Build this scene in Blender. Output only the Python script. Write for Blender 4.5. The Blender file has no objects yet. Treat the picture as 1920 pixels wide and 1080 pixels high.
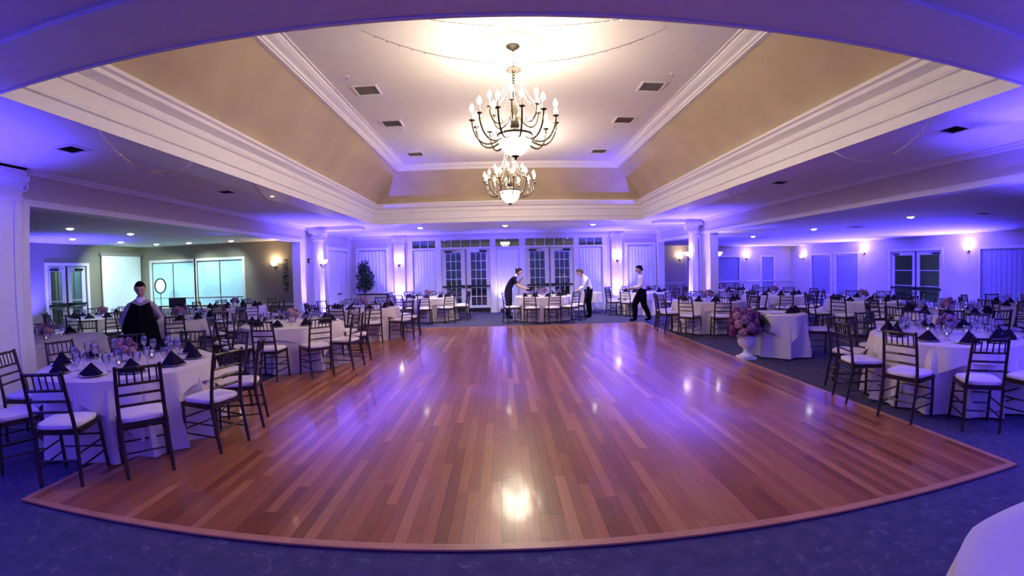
import bpy, bmesh, math, random
from mathutils import Matrix, Vector, Euler
random.seed(7)
PI = math.pi
C = bpy.context.scene.collection
sc = bpy.context.scene

# ------------------------------------------------------------------ camera
# wide clip-on lens with barrel distortion: fisheye with a polynomial angle curve
cd = bpy.data.cameras.new('camera'); cam = bpy.data.objects.new('camera', cd); C.objects.link(cam); sc.camera = cam
cd.type = 'PANO'; cd.panorama_type = 'FISHEYE_LENS_POLYNOMIAL'; cd.fisheye_fov = math.radians(178)
cd.sensor_width = 36; cd.sensor_fit = 'HORIZONTAL'; cd.clip_start = 0.05; cd.clip_end = 300
for i, k in enumerate([0, 0.06365626669722207, 0.00015539369714897647, -5.502118830802583e-05, 1.3124582269183273e-06]):
    setattr(cd, 'fisheye_polynomial_k%d' % i, -k)
cx = (0.9995543251809862, -0.020566702588903613, -0.021637045930594408)
cf = (0.019687711229282027, 0.9990024293007193, -0.04008167009761266)
cu = (0.022439809235719206, 0.03963782279440989, 0.9989621103753553)
cam.matrix_world = Matrix(((cx[0], cu[0], -cf[0], 0), (cx[1], cu[1], -cf[1], 0), (cx[2], cu[2], -cf[2], 1.6), (0, 0, 0, 1)))

# ------------------------------------------------------------------ world, exposure
w = bpy.data.worlds.new('night'); sc.world = w; w.use_nodes = True
bg = w.node_tree.nodes['Background']; bg.inputs[0].default_value = (0.10, 0.16, 0.24, 1); bg.inputs[1].default_value = 0.55
vs = sc.view_settings; vs.view_transform = 'Standard'; vs.look = 'None'; vs.gamma = 1.0; vs.use_curve_mapping = False
vs.exposure = 0.18
BLUE = (0.070, 0.048, 1.0)
WARM = (1.0, 0.80, 0.56)
CHAN = (1.0, 0.84, 0.64)
COOL = (0.72, 1.0, 0.95)

# ------------------------------------------------------------------ room dimensions
XL, XR, YB, YF = -5.9, 6.05, 17.0, -4.0          # main hall
ZC, ZH = 3.03, 2.59                              # soffit, header underside
FX0, FX1, FY0, FY1 = -3.64, 4.03, 2.29, 12.55    # dance floor = tray opening
LX, LY, LZ = -12.8, 13.7, 2.75                   # room on the left
RX, RY, RZ = 15.2, 21.3, 2.62                    # room on the right
ZT = 4.47                                        # raised ceiling

# ------------------------------------------------------------------ materials
MATS = {}
def nodes_of(name):
    m = bpy.data.materials.new(name); m.use_nodes = True
    nt = m.node_tree; b = nt.nodes['Principled BSDF']; MATS[name] = m
    return m, nt, b
def ramp(nt, c0, c1, p0=0.3, p1=0.7):
    r = nt.nodes.new('ShaderNodeValToRGB'); r.color_ramp.elements[0].position = p0; r.color_ramp.elements[1].position = p1
    r.color_ramp.elements[0].color = (*c0, 1); r.color_ramp.elements[1].color = (*c1, 1); return r
def noise(nt, scale, detail=4, vec=None, rough=0.5):
    n = nt.nodes.new('ShaderNodeTexNoise'); n.inputs['Scale'].default_value = scale; n.inputs['Detail'].default_value = detail
    n.inputs['Roughness'].default_value = rough
    if vec: nt.links.new(vec, n.inputs['Vector'])
    return n
def coords(nt, kind='Object', scale=(1, 1, 1)):
    t = nt.nodes.new('ShaderNodeTexCoord'); mp = nt.nodes.new('ShaderNodeMapping'); mp.inputs['Scale'].default_value = scale
    nt.links.new(t.outputs[kind], mp.inputs['Vector']); return mp.outputs[0]
def world_pos(nt, scale=(1, 1, 1)):
    g = nt.nodes.new('ShaderNodeNewGeometry'); mp = nt.nodes.new('ShaderNodeMapping'); mp.inputs['Scale'].default_value = scale
    nt.links.new(g.outputs['Position'], mp.inputs['Vector']); return mp.outputs[0]
def bump(nt, b, h, strength, dist=0.01):
    u = nt.nodes.new('ShaderNodeBump'); u.inputs['Strength'].default_value = strength; u.inputs['Distance'].default_value = dist
    nt.links.new(h, u.inputs['Height']); nt.links.new(u.outputs[0], b.inputs['Normal'])
def plain(name, col, rough=0.5, metal=0.0, var=0.08, scale=6.0, bmp=0.0, spec=None, bscale=None):
    m, nt, b = nodes_of(name)
    v = world_pos(nt); n = noise(nt, scale, 4, v)
    r = ramp(nt, [c * (1 - var) for c in col], [min(1, c * (1 + var)) for c in col])
    nt.links.new(n.outputs['Fac'], r.inputs[0]); nt.links.new(r.outputs[0], b.inputs['Base Color'])
    b.inputs['Roughness'].default_value = rough; b.inputs['Metallic'].default_value = metal
    if spec is not None: b.inputs['Specular IOR Level'].default_value = spec
    if bmp:
        n2 = noise(nt, bscale or scale * 12, 3, v); bump(nt, b, n2.outputs['Fac'], bmp)
    return m
def emit(name, col, strength, sample=True):
    m, nt, b = nodes_of(name)
    b.inputs['Base Color'].default_value = (*col, 1); b.inputs['Roughness'].default_value = 0.4
    b.inputs['Emission Color'].default_value = (*col, 1); b.inputs['Emission Strength'].default_value = strength
    if not sample:
        try: m.cycles.emission_sampling = 'NONE'
        except Exception: pass
    return m
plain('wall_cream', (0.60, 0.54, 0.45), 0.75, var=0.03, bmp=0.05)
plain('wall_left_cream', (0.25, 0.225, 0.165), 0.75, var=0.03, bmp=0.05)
plain('trim_white', (0.78, 0.75, 0.72), 0.45, var=0.02)
plain('ceiling_white', (0.74, 0.70, 0.66), 0.8, var=0.02, bmp=0.04)
plain('cove_tan', (0.50, 0.40, 0.25), 0.7, var=0.10, scale=1.6, bmp=0.05)
plain('door_white', (0.76, 0.74, 0.73), 0.4, var=0.02)
plain('curtain_sheer', (0.72, 0.76, 0.82), 0.8, var=0.05)
plain('drape_grey', (0.30, 0.31, 0.38), 0.85, var=0.06)
plain('blind_white', (0.50, 0.86, 0.93), 0.8, var=0.04)
plain('screen_white', (0.88, 0.96, 0.93), 0.8, var=0.02)
plain('dark_wood', (0.022, 0.009, 0.008), 0.38, var=0.35, scale=20)
plain('cushion_ivory', (0.82, 0.73, 0.66), 0.8, var=0.04, bmp=0.1, bscale=200)
plain('cloth_ivory', (0.68, 0.60, 0.55), 0.85, var=0.03, bmp=0.08, bscale=300)
plain('napkin_plum', (0.012, 0.008, 0.024), 0.9, var=0.3, scale=30, spec=0.1)
plain('black_metal', (0.015, 0.015, 0.018), 0.4, 0.3, var=0.2)
plain('bronze', (0.045, 0.033, 0.018), 0.5, 0.3, var=0.2)
plain('porcelain', (0.85, 0.83, 0.80), 0.25, var=0.02)
plain('flower_mauve', (0.24, 0.11, 0.23), 0.8, var=0.5, scale=25)
plain('flower_blush', (0.42, 0.22, 0.27), 0.8, var=0.3, scale=25)
plain('flower_plum', (0.22, 0.05, 0.18), 0.8, var=0.4, scale=25)
plain('leaf_green', (0.018, 0.045, 0.016), 0.6, var=0.5, scale=14)
plain('leaf_outdoor', (0.05, 0.11, 0.04), 0.8, var=0.5, scale=6)
plain('bark', (0.10, 0.06, 0.04), 0.8, var=0.4, scale=30)
plain('stone_white', (0.75, 0.73, 0.72), 0.6, var=0.06, bmp=0.2)
plain('skin', (0.55, 0.32, 0.24), 0.55, var=0.05)
plain('hair_dark', (0.006, 0.004, 0.004), 0.8, var=0.3, scale=60, spec=0.15)
plain('hair_brown', (0.05, 0.033, 0.028), 0.8, var=0.3, scale=60, spec=0.15)
plain('shirt_white', (0.78, 0.75, 0.76), 0.8, var=0.04)
plain('shirt_backlit', (0.34, 0.28, 0.33), 0.8, var=0.04)  # pale shirt with its backlit shade put into a darker colour
plain('cloth_navy', (0.014, 0.010, 0.028), 0.95, var=0.2, spec=0.08)
plain('cloth_black', (0.004, 0.004, 0.006), 0.95, var=0.2, spec=0.06)
plain('eye_dark', (0.01, 0.008, 0.008), 0.2, var=0.1)
plain('vent_grey', (0.26, 0.23, 0.22), 0.6, var=0.1)
plain('steel', (0.5, 0.5, 0.5), 0.35, 0.8, var=0.05)
plain('candle_wax', (0.8, 0.74, 0.6), 0.5, var=0.02)
plain('patio_paving', (0.10, 0.10, 0.10), 0.8, var=0.2, scale=3)
plain('parapet', (0.4, 0.4, 0.38), 0.8, var=0.1)
emit('bulb_glow', (1.0, 0.86, 0.62), 40.0, False)
emit('bowl_glow', (1.0, 0.88, 0.68), 7.0, False)
emit('sconce_glow', (1.0, 0.76, 0.50), 5.0, False)
emit('downlight_glow', (1.0, 0.95, 0.82), 30.0, False)
emit('led_blue', (0.35, 0.45, 1.0), 40.0, False)
emit('flame', (1.0, 0.6, 0.2), 6.0, False)
emit('fairy_glow', (1.0, 0.88, 0.65), 3.0, False)

def make_glass(name, tint, refl=0.08, rough=0.02):
    m = bpy.data.materials.new(name); m.use_nodes = True; nt = m.node_tree; nt.nodes.clear(); MATS[name] = m
    o = nt.nodes.new('ShaderNodeOutputMaterial'); t = nt.nodes.new('ShaderNodeBsdfTransparent'); g = nt.nodes.new('ShaderNodeBsdfGlossy')
    lw = nt.nodes.new('ShaderNodeLayerWeight'); lw.inputs[0].default_value = 0.35
    ad = nt.nodes.new('ShaderNodeMath'); ad.operation = 'MULTIPLY_ADD'; ad.inputs[1].default_value = 0.75; ad.inputs[2].default_value = refl; ad.use_clamp = True
    mx = nt.nodes.new('ShaderNodeMixShader')
    t.inputs[0].default_value = (*tint, 1); g.inputs[0].default_value = (0.95, 0.95, 1, 1); g.inputs['Roughness'].default_value = rough
    nt.links.new(lw.outputs['Fresnel'], ad.inputs[0]); nt.links.new(ad.outputs[0], mx.inputs[0])
    nt.links.new(t.outputs[0], mx.inputs[1]); nt.links.new(g.outputs[0], mx.inputs[2]); nt.links.new(mx.outputs[0], o.inputs[0])
    return m
make_glass('clear_glass', (0.96, 0.96, 0.98), 0.10)
make_glass('window_glass', (0.50, 0.53, 0.52), 0.11)
make_glass('crystal', (0.95, 0.93, 0.88), 0.30)

# carpet: dark blue-grey with a scattered leaf fleck
m, nt, b = nodes_of('carpet')
v = world_pos(nt); n1 = noise(nt, 9, 3, v); n2 = noise(nt, 90, 2, v)
vo = nt.nodes.new('ShaderNodeTexVoronoi'); vo.inputs['Scale'].default_value = 11; mpn = noise(nt, 6, 2, v)
mxv = nt.nodes.new('ShaderNodeMixRGB'); mxv.inputs[0].default_value = 0.35; nt.links.new(v, mxv.inputs[1]); nt.links.new(mpn.outputs['Color'], mxv.inputs[2]); nt.links.new(mxv.outputs[0], vo.inputs['Vector'])
r1 = ramp(nt, (0.060, 0.055, 0.100), (0.125, 0.110, 0.160), 0.35, 0.75); nt.links.new(n1.outputs['Fac'], r1.inputs[0])
r2 = ramp(nt, (0.17, 0.15, 0.19), (0.060, 0.056, 0.10), 0.10, 0.32); nt.links.new(vo.outputs['Distance'], r2.inputs[0])
mx = nt.nodes.new('ShaderNodeMixRGB'); mx.inputs[0].default_value = 0.5; nt.links.new(r1.outputs[0], mx.inputs[1]); nt.links.new(r2.outputs[0], mx.inputs[2])
nt.links.new(mx.outputs[0], b.inputs['Base Color']); b.inputs['Roughness'].default_value = 0.95; b.inputs['Specular IOR Level'].default_value = 0.1
bump(nt, b, n2.outputs['Fac'], 0.4)

# varnished strip flooring; tone per board
def wood(name, per_island):
    m, nt, b = nodes_of(name)
    if per_island:
        g = nt.nodes.new('ShaderNodeNewGeometry'); rnd = g.outputs['Random Per Island']
    else:
        g = nt.nodes.new('ShaderNodeObjectInfo'); rnd = g.outputs['Random']
    r = nt.nodes.new('ShaderNodeValToRGB'); e = r.color_ramp.elements
    e[0].position = 0; e[0].color = (0.22, 0.064, 0.018, 1); e[1].position = 1; e[1].color = (0.54, 0.235, 0.075, 1)
    for p, c in ((0.2, (0.31, 0.098, 0.027, 1)), (0.75, (0.40, 0.142, 0.040, 1))):
        k = e.new(p); k.color = c
    nt.links.new(rnd, r.inputs[0])
    v = world_pos(nt, (22, 0.9, 1)); n = noise(nt, 3.0, 5, v, 0.6)
    gr = ramp(nt, (0.72, 0.70, 0.68), (1.1, 1.08, 1.05), 0.3, 0.7); nt.links.new(n.outputs['Fac'], gr.inputs[0])
    mx = nt.nodes.new('ShaderNodeMixRGB'); mx.blend_type = 'MULTIPLY'; mx.inputs[0].default_value = 0.8
    nt.links.new(r.outputs[0], mx.inputs[1]); nt.links.new(gr.outputs[0], mx.inputs[2]); nt.links.new(mx.outputs[0], b.inputs['Base Color'])
    b.inputs['Roughness'].default_value = 0.28; b.inputs['Specular IOR Level'].default_value = 0.32
    v2 = world_pos(nt, (9, 4, 1)); n2 = noise(nt, 1.6, 2, v2); bump(nt, b, n2.outputs['Fac'], 0.10, 0.02)
    b.inputs['Coat Weight'].default_value = 0.40; b.inputs['Coat Roughness'].default_value = 0.09
    return m
wood('plank_wood', False); wood('plank_wood_far', True)
plain('border_wood', (0.50, 0.23, 0.10), 0.3, var=0.15, scale=5)

# ------------------------------------------------------------------ mesh helpers
class MB:
    def __init__(s): s.v = []; s.f = []
    def add(s, vs, fs):
        o = len(s.v); s.v += [tuple(p) for p in vs]; s.f += [tuple(i + o for i in f) for f in fs]; return s
    def box(s, x0, x1, y0, y1, z0, z1):
        return s.add([(x0, y0, z0), (x1, y0, z0), (x1, y1, z0), (x0, y1, z0), (x0, y0, z1), (x1, y0, z1), (x1, y1, z1), (x0, y1, z1)],
                     [(0, 3, 2, 1), (4, 5, 6, 7), (0, 1, 5, 4), (1, 2, 6, 5), (2, 3, 7, 6), (3, 0, 4, 7)])
    def tube(s, pts, r, n=8, cap=True):
        pts = [Vector(p) for p in pts]; rs = r if isinstance(r, (list, tuple)) else [r] * len(pts)
        vs, fs = [], []
        up = Vector((0, 0, 1))
        t0 = (pts[1] - pts[0]).normalized()
        if abs(t0.dot(up)) > 0.95: up = Vector((0, 1, 0))
        u = t0.cross(up).normalized()
        for i, p in enumerate(pts):
            t = (pts[min(i + 1, len(pts) - 1)] - pts[max(i - 1, 0)]).normalized()
            u = (u - t * u.dot(t)).normalized(); q = t.cross(u)
            for k in range(n):
                a = 2 * PI * k / n; vs.append(p + (u * math.cos(a) + q * math.sin(a)) * rs[i])
        for i in range(len(pts) - 1):
            for k in range(n):
                k2 = (k + 1) % n; fs.append((i * n + k, i * n + k2, (i + 1) * n + k2, (i + 1) * n + k))
        if cap: fs.append(tuple(range(n - 1, -1, -1))); fs.append(tuple((len(pts) - 1) * n + k for k in range(n)))
        return s.add(vs, fs)
    def lathe(s, prof, n=16, c=(0, 0, 0)):
        vs, fs = [], []
        for r, z in prof:
            for k in range(n):
                a = 2 * PI * k / n; vs.append((c[0] + r * math.cos(a), c[1] + r * math.sin(a), c[2] + z))
        for i in range(len(prof) - 1):
            for k in range(n):
                k2 = (k + 1) % n; fs.append((i * n + k, i * n + k2, (i + 1) * n + k2, (i + 1) * n + k))
        if prof[0][0] > 1e-5: fs.append(tuple(range(n - 1, -1, -1)))
        if prof[-1][0] > 1e-5: fs.append(tuple((len(prof) - 1) * n + k for k in range(n)))
        return s.add(vs, fs)
    def ball(s, c, r, n=10, m=7, sc=(1, 1, 1), jit=0):
        vs, fs = [(c[0], c[1], c[2] - r * sc[2])], []
        for i in range(1, m):
            ph = -PI / 2 + PI * i / m
            for k in range(n):
                a = 2 * PI * k / n; rr = r * (1 + random.uniform(-jit, jit))
                vs.append((c[0] + rr * sc[0] * math.cos(ph) * math.cos(a), c[1] + rr * sc[1] * math.cos(ph) * math.sin(a), c[2] + rr * sc[2] * math.sin(ph)))
        vs.append((c[0], c[1], c[2] + r * sc[2])); t = len(vs) - 1
        for k in range(n):
            k2 = (k + 1) % n; fs.append((0, 1 + k2, 1 + k)); fs.append((t, 1 + (m - 2) * n + k, 1 + (m - 2) * n + k2))
            for i in range(m - 2): fs.append((1 + i * n + k, 1 + i * n + k2, 1 + (i + 1) * n + k2, 1 + (i + 1) * n + k))
        return s.add(vs, fs)
    def prism(s, prof, path_fn, closed_path, npath):
        pass
    def mesh(s, name, smooth=False):
        me = bpy.data.meshes.new(name); me.from_pydata(s.v, [], s.f); me.validate(); me.update()
        bm = bmesh.new(); bm.from_mesh(me); bmesh.ops.recalc_face_normals(bm, faces=bm.faces); bm.to_mesh(me); bm.free()
        if smooth:
            for p in me.polygons: p.use_smooth = True
            try: me.set_sharp_from_angle(angle=math.radians(45))
            except Exception: pass
        return me
    def build(s, name, mat, parent=None, smooth=False):
        return obj(name, s.mesh(name, smooth), mat, parent)
def obj(name, me, mat=None, parent=None):
    o = bpy.data.objects.new(name, me); C.objects.link(o)
    if mat and not me.materials: me.materials.append(MATS[mat])
    if parent: o.parent = parent
    return o
def tag(o, label=None, cat=None, group=None, kind=None):
    if label: o['label'] = label
    if cat: o['category'] = cat
    if group: o['group'] = group
    if kind: o['kind'] = kind
    return o
def thing(name, label, cat, loc=(0, 0, 0), rz=0, group=None, kind=None):
    o = bpy.data.objects.new(name, None); o.empty_display_size = 0.1; C.objects.link(o); o.location = loc; o.rotation_euler = (0, 0, rz)
    return tag(o, label, cat, group, kind)
def copy_tree(o, parent=None):
    c = o.copy(); C.objects.link(c); c.parent = parent
    for ch in KIDS.get(o.name, []) or list(o.children): copy_tree(ch, c)
    return c
KIDS = {}
def struct(name, mb, mat, parent=None, label=None, smooth=False):
    o = mb.build(name, mat, parent, smooth)
    if not parent: o['kind'] = 'structure'
    if label: o['label'] = label
    return o
def light(name, kind, loc, energy, col, parent=None, **kw):
    l = bpy.data.lights.new(name, kind); l.energy = energy; l.color = col
    for k, v in kw.items(): setattr(l, k, v)
    o = bpy.data.objects.new(name, l); C.objects.link(o); o.location = loc
    if parent: o.parent = parent
    return o
def aim(o, d): o.rotation_euler = Vector(d).to_track_quat('-Z', 'Y').to_euler()

# ================================================================== SETTING
fl = MB().box(LX - 0.2, RX + 0.2, YF - 0.2, RY + 0.2, -0.12, 0)
struct('floor', fl, 'carpet', label='dark blue grey carpet with a mottled leaf pattern')

def wall_run(name, axis, pos, a0, a1, z0, z1, th, openings, mat='wall_cream', label=None):
    """wall along an axis ('x': runs in x at y=pos), openings = (a0,a1,z0,z1)"""
    mb = MB(); xs = sorted({a0, a1} | {o[0] for o in openings} | {o[1] for o in openings})
    def put(p, q, r, t):
        if q - p < 1e-4 or t - r < 1e-4: return
        lo, hi = min(pos, pos + th), max(pos, pos + th)
        mb.box(p, q, lo, hi, r, t) if axis == 'x' else mb.box(lo, hi, p, q, r, t)
    for i in range(len(xs) - 1):
        p, q = xs[i], xs[i + 1]; mid = (p + q) / 2; z = z0
        for o in sorted([o for o in openings if o[0] < mid < o[1]], key=lambda o: o[2]):
            put(p, q, z, o[2]); z = o[3]
        put(p, q, z, z1)
    return struct(name, mb, mat, label=label)
# main hall back wall with openings for the door unit and two windows
UX0, UX1, UZ = -3.62, 4.02, 2.88
BWIN = [(-5.63, -4.50, 0.86, 2.50), (4.86, 5.92, 0.86, 2.50)]
wall_run('wall_back', 'x', YB, XL - 0.2, XR + 0.2, 0, ZC + 0.1, 0.2, [(UX0, UX1, 0, UZ)] + BWIN, label='cream back wall of the hall around the french doors')
wall_run('wall_left', 'y', XL, YF, YB, 0, ZC + 0.1, -0.22, [(4.26, 12.44, 0, ZH), (YF + 0.4, 3.3, 0, ZH), (14.62, 16.46, 0, 2.44)], label='cream left wall with wide opening and header')
wall_run('wall_right', 'y', XR, YF, YB, 0, ZC + 0.1, 0.22, [(13.02, YB - 0.25, 0, ZH), (3.0, 12.29, 0, ZH), (YF + 0.4, 2.2, 0, ZH)], label='cream right wall with wide openings and header')
wall_run('wall_front', 'x', YF, LX - 0.2, RX + 0.2, 0, ZC + 0.1, -0.2, [], label='cream wall at the front of the hall')
# room on the left
LWIN = [(-12.30, -10.50, 0.70, 2.20), (-10.38, -8.58, 0.70, 2.20)]
LDOOR = (9.86, 11.30, 0, 2.11)
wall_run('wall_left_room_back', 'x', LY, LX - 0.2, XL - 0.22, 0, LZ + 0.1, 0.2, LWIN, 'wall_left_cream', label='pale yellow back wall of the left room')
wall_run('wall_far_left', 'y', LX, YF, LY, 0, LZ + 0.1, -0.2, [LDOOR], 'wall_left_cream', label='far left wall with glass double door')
# room on the right
sR = RX / 17.0; sB = RY / 23.5
RWIN = [(y0 * sR, y1 * sR, 0.25, 2.08) for y0, y1 in ((10.0, 11.85), (18.33, 19.9), (20.35, 21.89))]
RDOOR = (13.6 * sR, 16.3 * sR, 0, 2.10)
RBWIN = [(x0 * sB, x1 * sB, 0.25, 2.06) for x0, x1 in ((10.15, 10.55), (11.96, 13.33), (14.79, 15.57))]
wall_run('wall_far_right', 'y', RX, YF, RY, 0, RZ + 0.1, 0.2, RWIN + [RDOOR], label='far right wall with curtained windows and a door')
wall_run('wall_right_room_back', 'x', RY, XR - 0.2, RX + 0.2, 0, RZ + 0.1, 0.2, RBWIN, label='back wall of the right room with curtained windows')
wall_run('wall_right_room_return', 'y', XR, YB + 0.2, RY, 0, RZ + 0.1, -0.2, [], label='return wall behind the hall back wall')

# ceilings
T = 0.14
mb = MB()
e_ = 0.02; mb.box(XL, FX0 - e_, YF, YB, ZC, ZC + T).box(FX1 + e_, XR, YF, YB, ZC, ZC + T).box(FX0 - e_, FX1 + e_, YF, FY0 - e_, ZC, ZC + T).box(FX0 - e_, FX1 + e_, FY1 + e_, YB, ZC, ZC + T)
ceiling = struct('ceiling', mb, 'ceiling_white', label='flat white ceiling around the raised tray')
struct('ceiling_left', MB().box(LX, XL - 0.2, YF, LY, LZ, LZ + 0.1), 'ceiling_white', label='white ceiling of the left room')
struct('ceiling_right', MB().box(XR + 0.2, RX, YF, RY, RZ, RZ + 0.1).box(XR, XR + 0.2, YB + 0.2, RY, RZ, RZ + 0.1), 'ceiling_white', label='white ceiling of the right room')

def ring_sweep(prof, mat, name, parent, smooth=False):
    """sweep (inset, z) profile round the rectangular tray opening"""
    mb = MB(); vs, fs = [], []
    for ins, z in prof:
        vs += [(FX0 + ins, FY0 + ins * 0.86, z), (FX1 - ins, FY0 + ins * 0.86, z), (FX1 - ins, FY1 - ins * 0.86, z), (FX0 + ins, FY1 - ins * 0.86, z)]
    for i in range(len(prof) - 1):
        for k in range(4):
            k2 = (k + 1) % 4; fs.append((i * 4 + k, i * 4 + k2, (i + 1) * 4 + k2, (i + 1) * 4 + k))
    mb.add(vs, fs); return mb.build(name, mat, parent, smooth)
# white fascia with stepped crown, tan cove, upper crown, raised ceiling panel
ring_sweep([(-0.03, ZC + 0.001), (-0.03, 2.985), (0.0, 2.985), (0.0, 3.10), (0.018, 3.115), (0.018, 3.135), (0.0, 3.15), (0.0, 3.30), (0.02, 3.31), (0.03, 3.34), (0.025, 3.40), (0.06, 3.43), (0.10, 3.46), (0.11, 3.50), (0.14, 3.52), (0.14, 3.56), (0.02, 3.58)], 'trim_white', 'fascia_moulding', ceiling)
cove = [(0.02 + 0.86 * (1 - math.cos(t * PI / 2 * 0.94)) , 3.56 + 0.84 * math.sin(t * PI / 2 * 0.94)) for t in [i / 12 for i in range(13)]]
cove = [(0.06 + 0.80 * (i / 12) ** 1.35, 3.56 + 0.80 * (i / 12)) for i in range(13)]
ring_sweep(cove, 'cove_tan', 'cove', ceiling, True)
ring_sweep([(0.84, 4.335), (0.90, 4.335), (0.905, 4.355), (0.93, 4.36), (0.95, 4.385), (1.02, 4.41), (1.07, 4.44), (1.075, 4.455), (1.12, 4.455), (1.12, ZT)], 'trim_white', 'crown_moulding', ceiling)
MB().box(FX0 + 0.7, FX1 - 0.7, FY0 + 0.6, FY1 - 0.6, ZT, ZT + 0.1).build('raised_panel', 'ceiling_white', ceiling)
# border band on the soffit round the tray
mb = MB(); bw, z0 = 0.52, ZC - 0.035
mb.box(FX0 - bw, FX0 - 0.03, FY0 - bw, FY1 + bw, z0, ZC + 0.01).box(FX1 + 0.03, FX1 + bw, FY0 - bw, FY1 + bw, z0, ZC + 0.01)
mb.box(FX0 - 0.03, FX1 + 0.03, FY0 - bw, FY0 - 0.03, z0, ZC + 0.01).box(FX0 - 0.03, FX1 + 0.03, FY1 + 0.03, FY1 + bw, z0, ZC + 0.01)
struct('trim_1', mb, 'trim_white', label='flat white band around the ceiling tray')
# beams from the columns towards the tray, crown along header
struct('trim_2', MB().box(XL, FX0 - bw, 12.85, 13.25, ZC - 0.10, ZC).box(XL, FX0 - bw, 12.80, 13.30, ZC - 0.03, ZC), 'trim_white', label='white ceiling beam above the left column')
struct('trim_3', MB().box(FX1 + bw, XR, 12.75, 13.15, ZC - 0.10, ZC).box(FX1 + bw, XR, 12.70, 13.20, ZC - 0.03, ZC), 'trim_white', label='white ceiling beam above the right column')
struct('trim_4', MB().box(XL, XL + 0.05, YF, YB, ZC - 0.07, ZC).box(XL, XL + 0.09, YF, YB, ZC - 0.03, ZC), 'trim_white', label='white crown moulding on the left wall')
struct('trim_5', MB().box(XR - 0.05, XR, YF, YB, ZC - 0.07, ZC).box(XR - 0.09, XR, YF, YB, ZC - 0.03, ZC), 'trim_white', label='white crown moulding on the right wall')
struct('trim_6', MB().box(XL, XR, YB - 0.05, YB, ZC - 0.10, ZC).box(XL, XR, YB - 0.10, YB, ZC - 0.04, ZC), 'trim_white', label='white crown moulding on the back wall')
# casings at the ends of the wide openings
mb = MB()
for y in (4.26, 12.44): mb.box(XL - 0.24, XL + 0.02, y - (0.10 if y < 5 else 0.012), y + (0.012 if y < 5 else 0.10), 0, ZH - 0.012)
mb.box(XL - 0.24, XL + 0.02, 4.16, 12.54, ZH - 0.012, ZH + 0.07)
struct('trim_7', mb, 'trim_white', label='white casing around the left opening')
mb = MB()
mb.box(XR - 0.02, XR + 0.24, 2.9, YB - 0.25, ZH - 0.012, ZH + 0.07)
for y0, y1 in ((12.278, 12.39), (12.92, 13.032), (YB - 0.262, YB - 0.15)): mb.box(XR - 0.02, XR + 0.24, y0, y1, 0, ZH - 0.012)
struct('trim_8', mb, 'trim_white', label='white casing around the right openings')
# baseboards and chair rails
mb = MB()
mb.box(XL, UX0, YB - 0.02, YB, 0, 0.13).box(UX1, XR, YB - 0.02, YB, 0, 0.13)
struct('baseboard_back', mb, 'trim_white', label='white baseboard on the back wall')
struct('baseboard_left', MB().box(XL, XL + 0.02, 12.54, 14.5, 0, 0.13).box(XL, XL + 0.02, 16.58, YB, 0, 0.13).box(XL, XL + 0.02, 3.3, 4.16, 0, 0.13), 'trim_white', label='white baseboard on the left wall')
struct('trim_9', MB().box(LX, XL - 0.22, LY - 0.03, LY, 0.66, 0.72), 'trim_white', label='white chair rail in the left room')
struct('trim_10', MB().box(XL, UX0, YB - 0.03, YB, 0.76, 0.82).box(UX1, XR, YB - 0.03, YB, 0.76, 0.82), 'trim_white', label='white chair rail on the back wall')
struct('trim_11', MB().box(XR, RX, RY - 0.03, RY, 0.80, 0.86), 'trim_white', label='white chair rail in the right room')

# ------------------------------------------------------------------ windows and doors
WN = [0]; DN = [0]
def pt(axis, pos, side, a, d, z):
    """a along the wall, d in front of the wall (towards the room), z up"""
    return (a, pos + side * d, z) if axis == 'x' else (pos + side * d, a, z)
def abox(mb, axis, pos, side, a0, a1, d0, d1, z0, z1):
    p, q = pt(axis, pos, side, a0, d0, z0), pt(axis, pos, side, a1, d1, z1)
    return mb.box(min(p[0], q[0]), max(p[0], q[0]), min(p[1], q[1]), max(p[1], q[1]), min(p[2], q[2]), max(p[2], q[2]))
def frame(mb, axis, pos, side, a0, a1, z0, z1, wd, d0, d1, bottom=True):
    abox(mb, axis, pos, side, a0, a0 + wd, d0, d1, z0, z1); abox(mb, axis, pos, side, a1 - wd, a1, d0, d1, z0, z1)
    abox(mb, axis, pos, side, a0 + wd, a1 - wd, d0, d1, z1 - wd, z1)
    if bottom: abox(mb, axis, pos, side, a0 + wd, a1 - wd, d0, d1, z0, z0 + wd)
def curtain_mesh(axis, pos, side, a0, a1, d, z0, z1, folds, amp=0.03, gather=0.0):
    n = folds * 8; vs, fs = [], []
    rows = 7
    for j in range(rows):
        t = j / (rows - 1); z = z1 + (z0 - z1) * t
        for i in range(n + 1):
            u = i / n; ph = 2 * PI * folds * u
            dd = d + amp * (0.6 + 0.4 * t) * (math.sin(ph) + 0.35 * math.sin(2.3 * ph + 1.0))
            a = a0 + (a1 - a0) * (u + gather * t * (0.5 - u))
            vs.append(pt(axis, pos, side, a, dd, z))
    for j in range(rows - 1):
        for i in range(n): fs.append((j * (n + 1) + i, j * (n + 1) + i + 1, (j + 1) * (n + 1) + i + 1, (j + 1) * (n + 1) + i))
    return MB().add(vs, fs)
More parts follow.
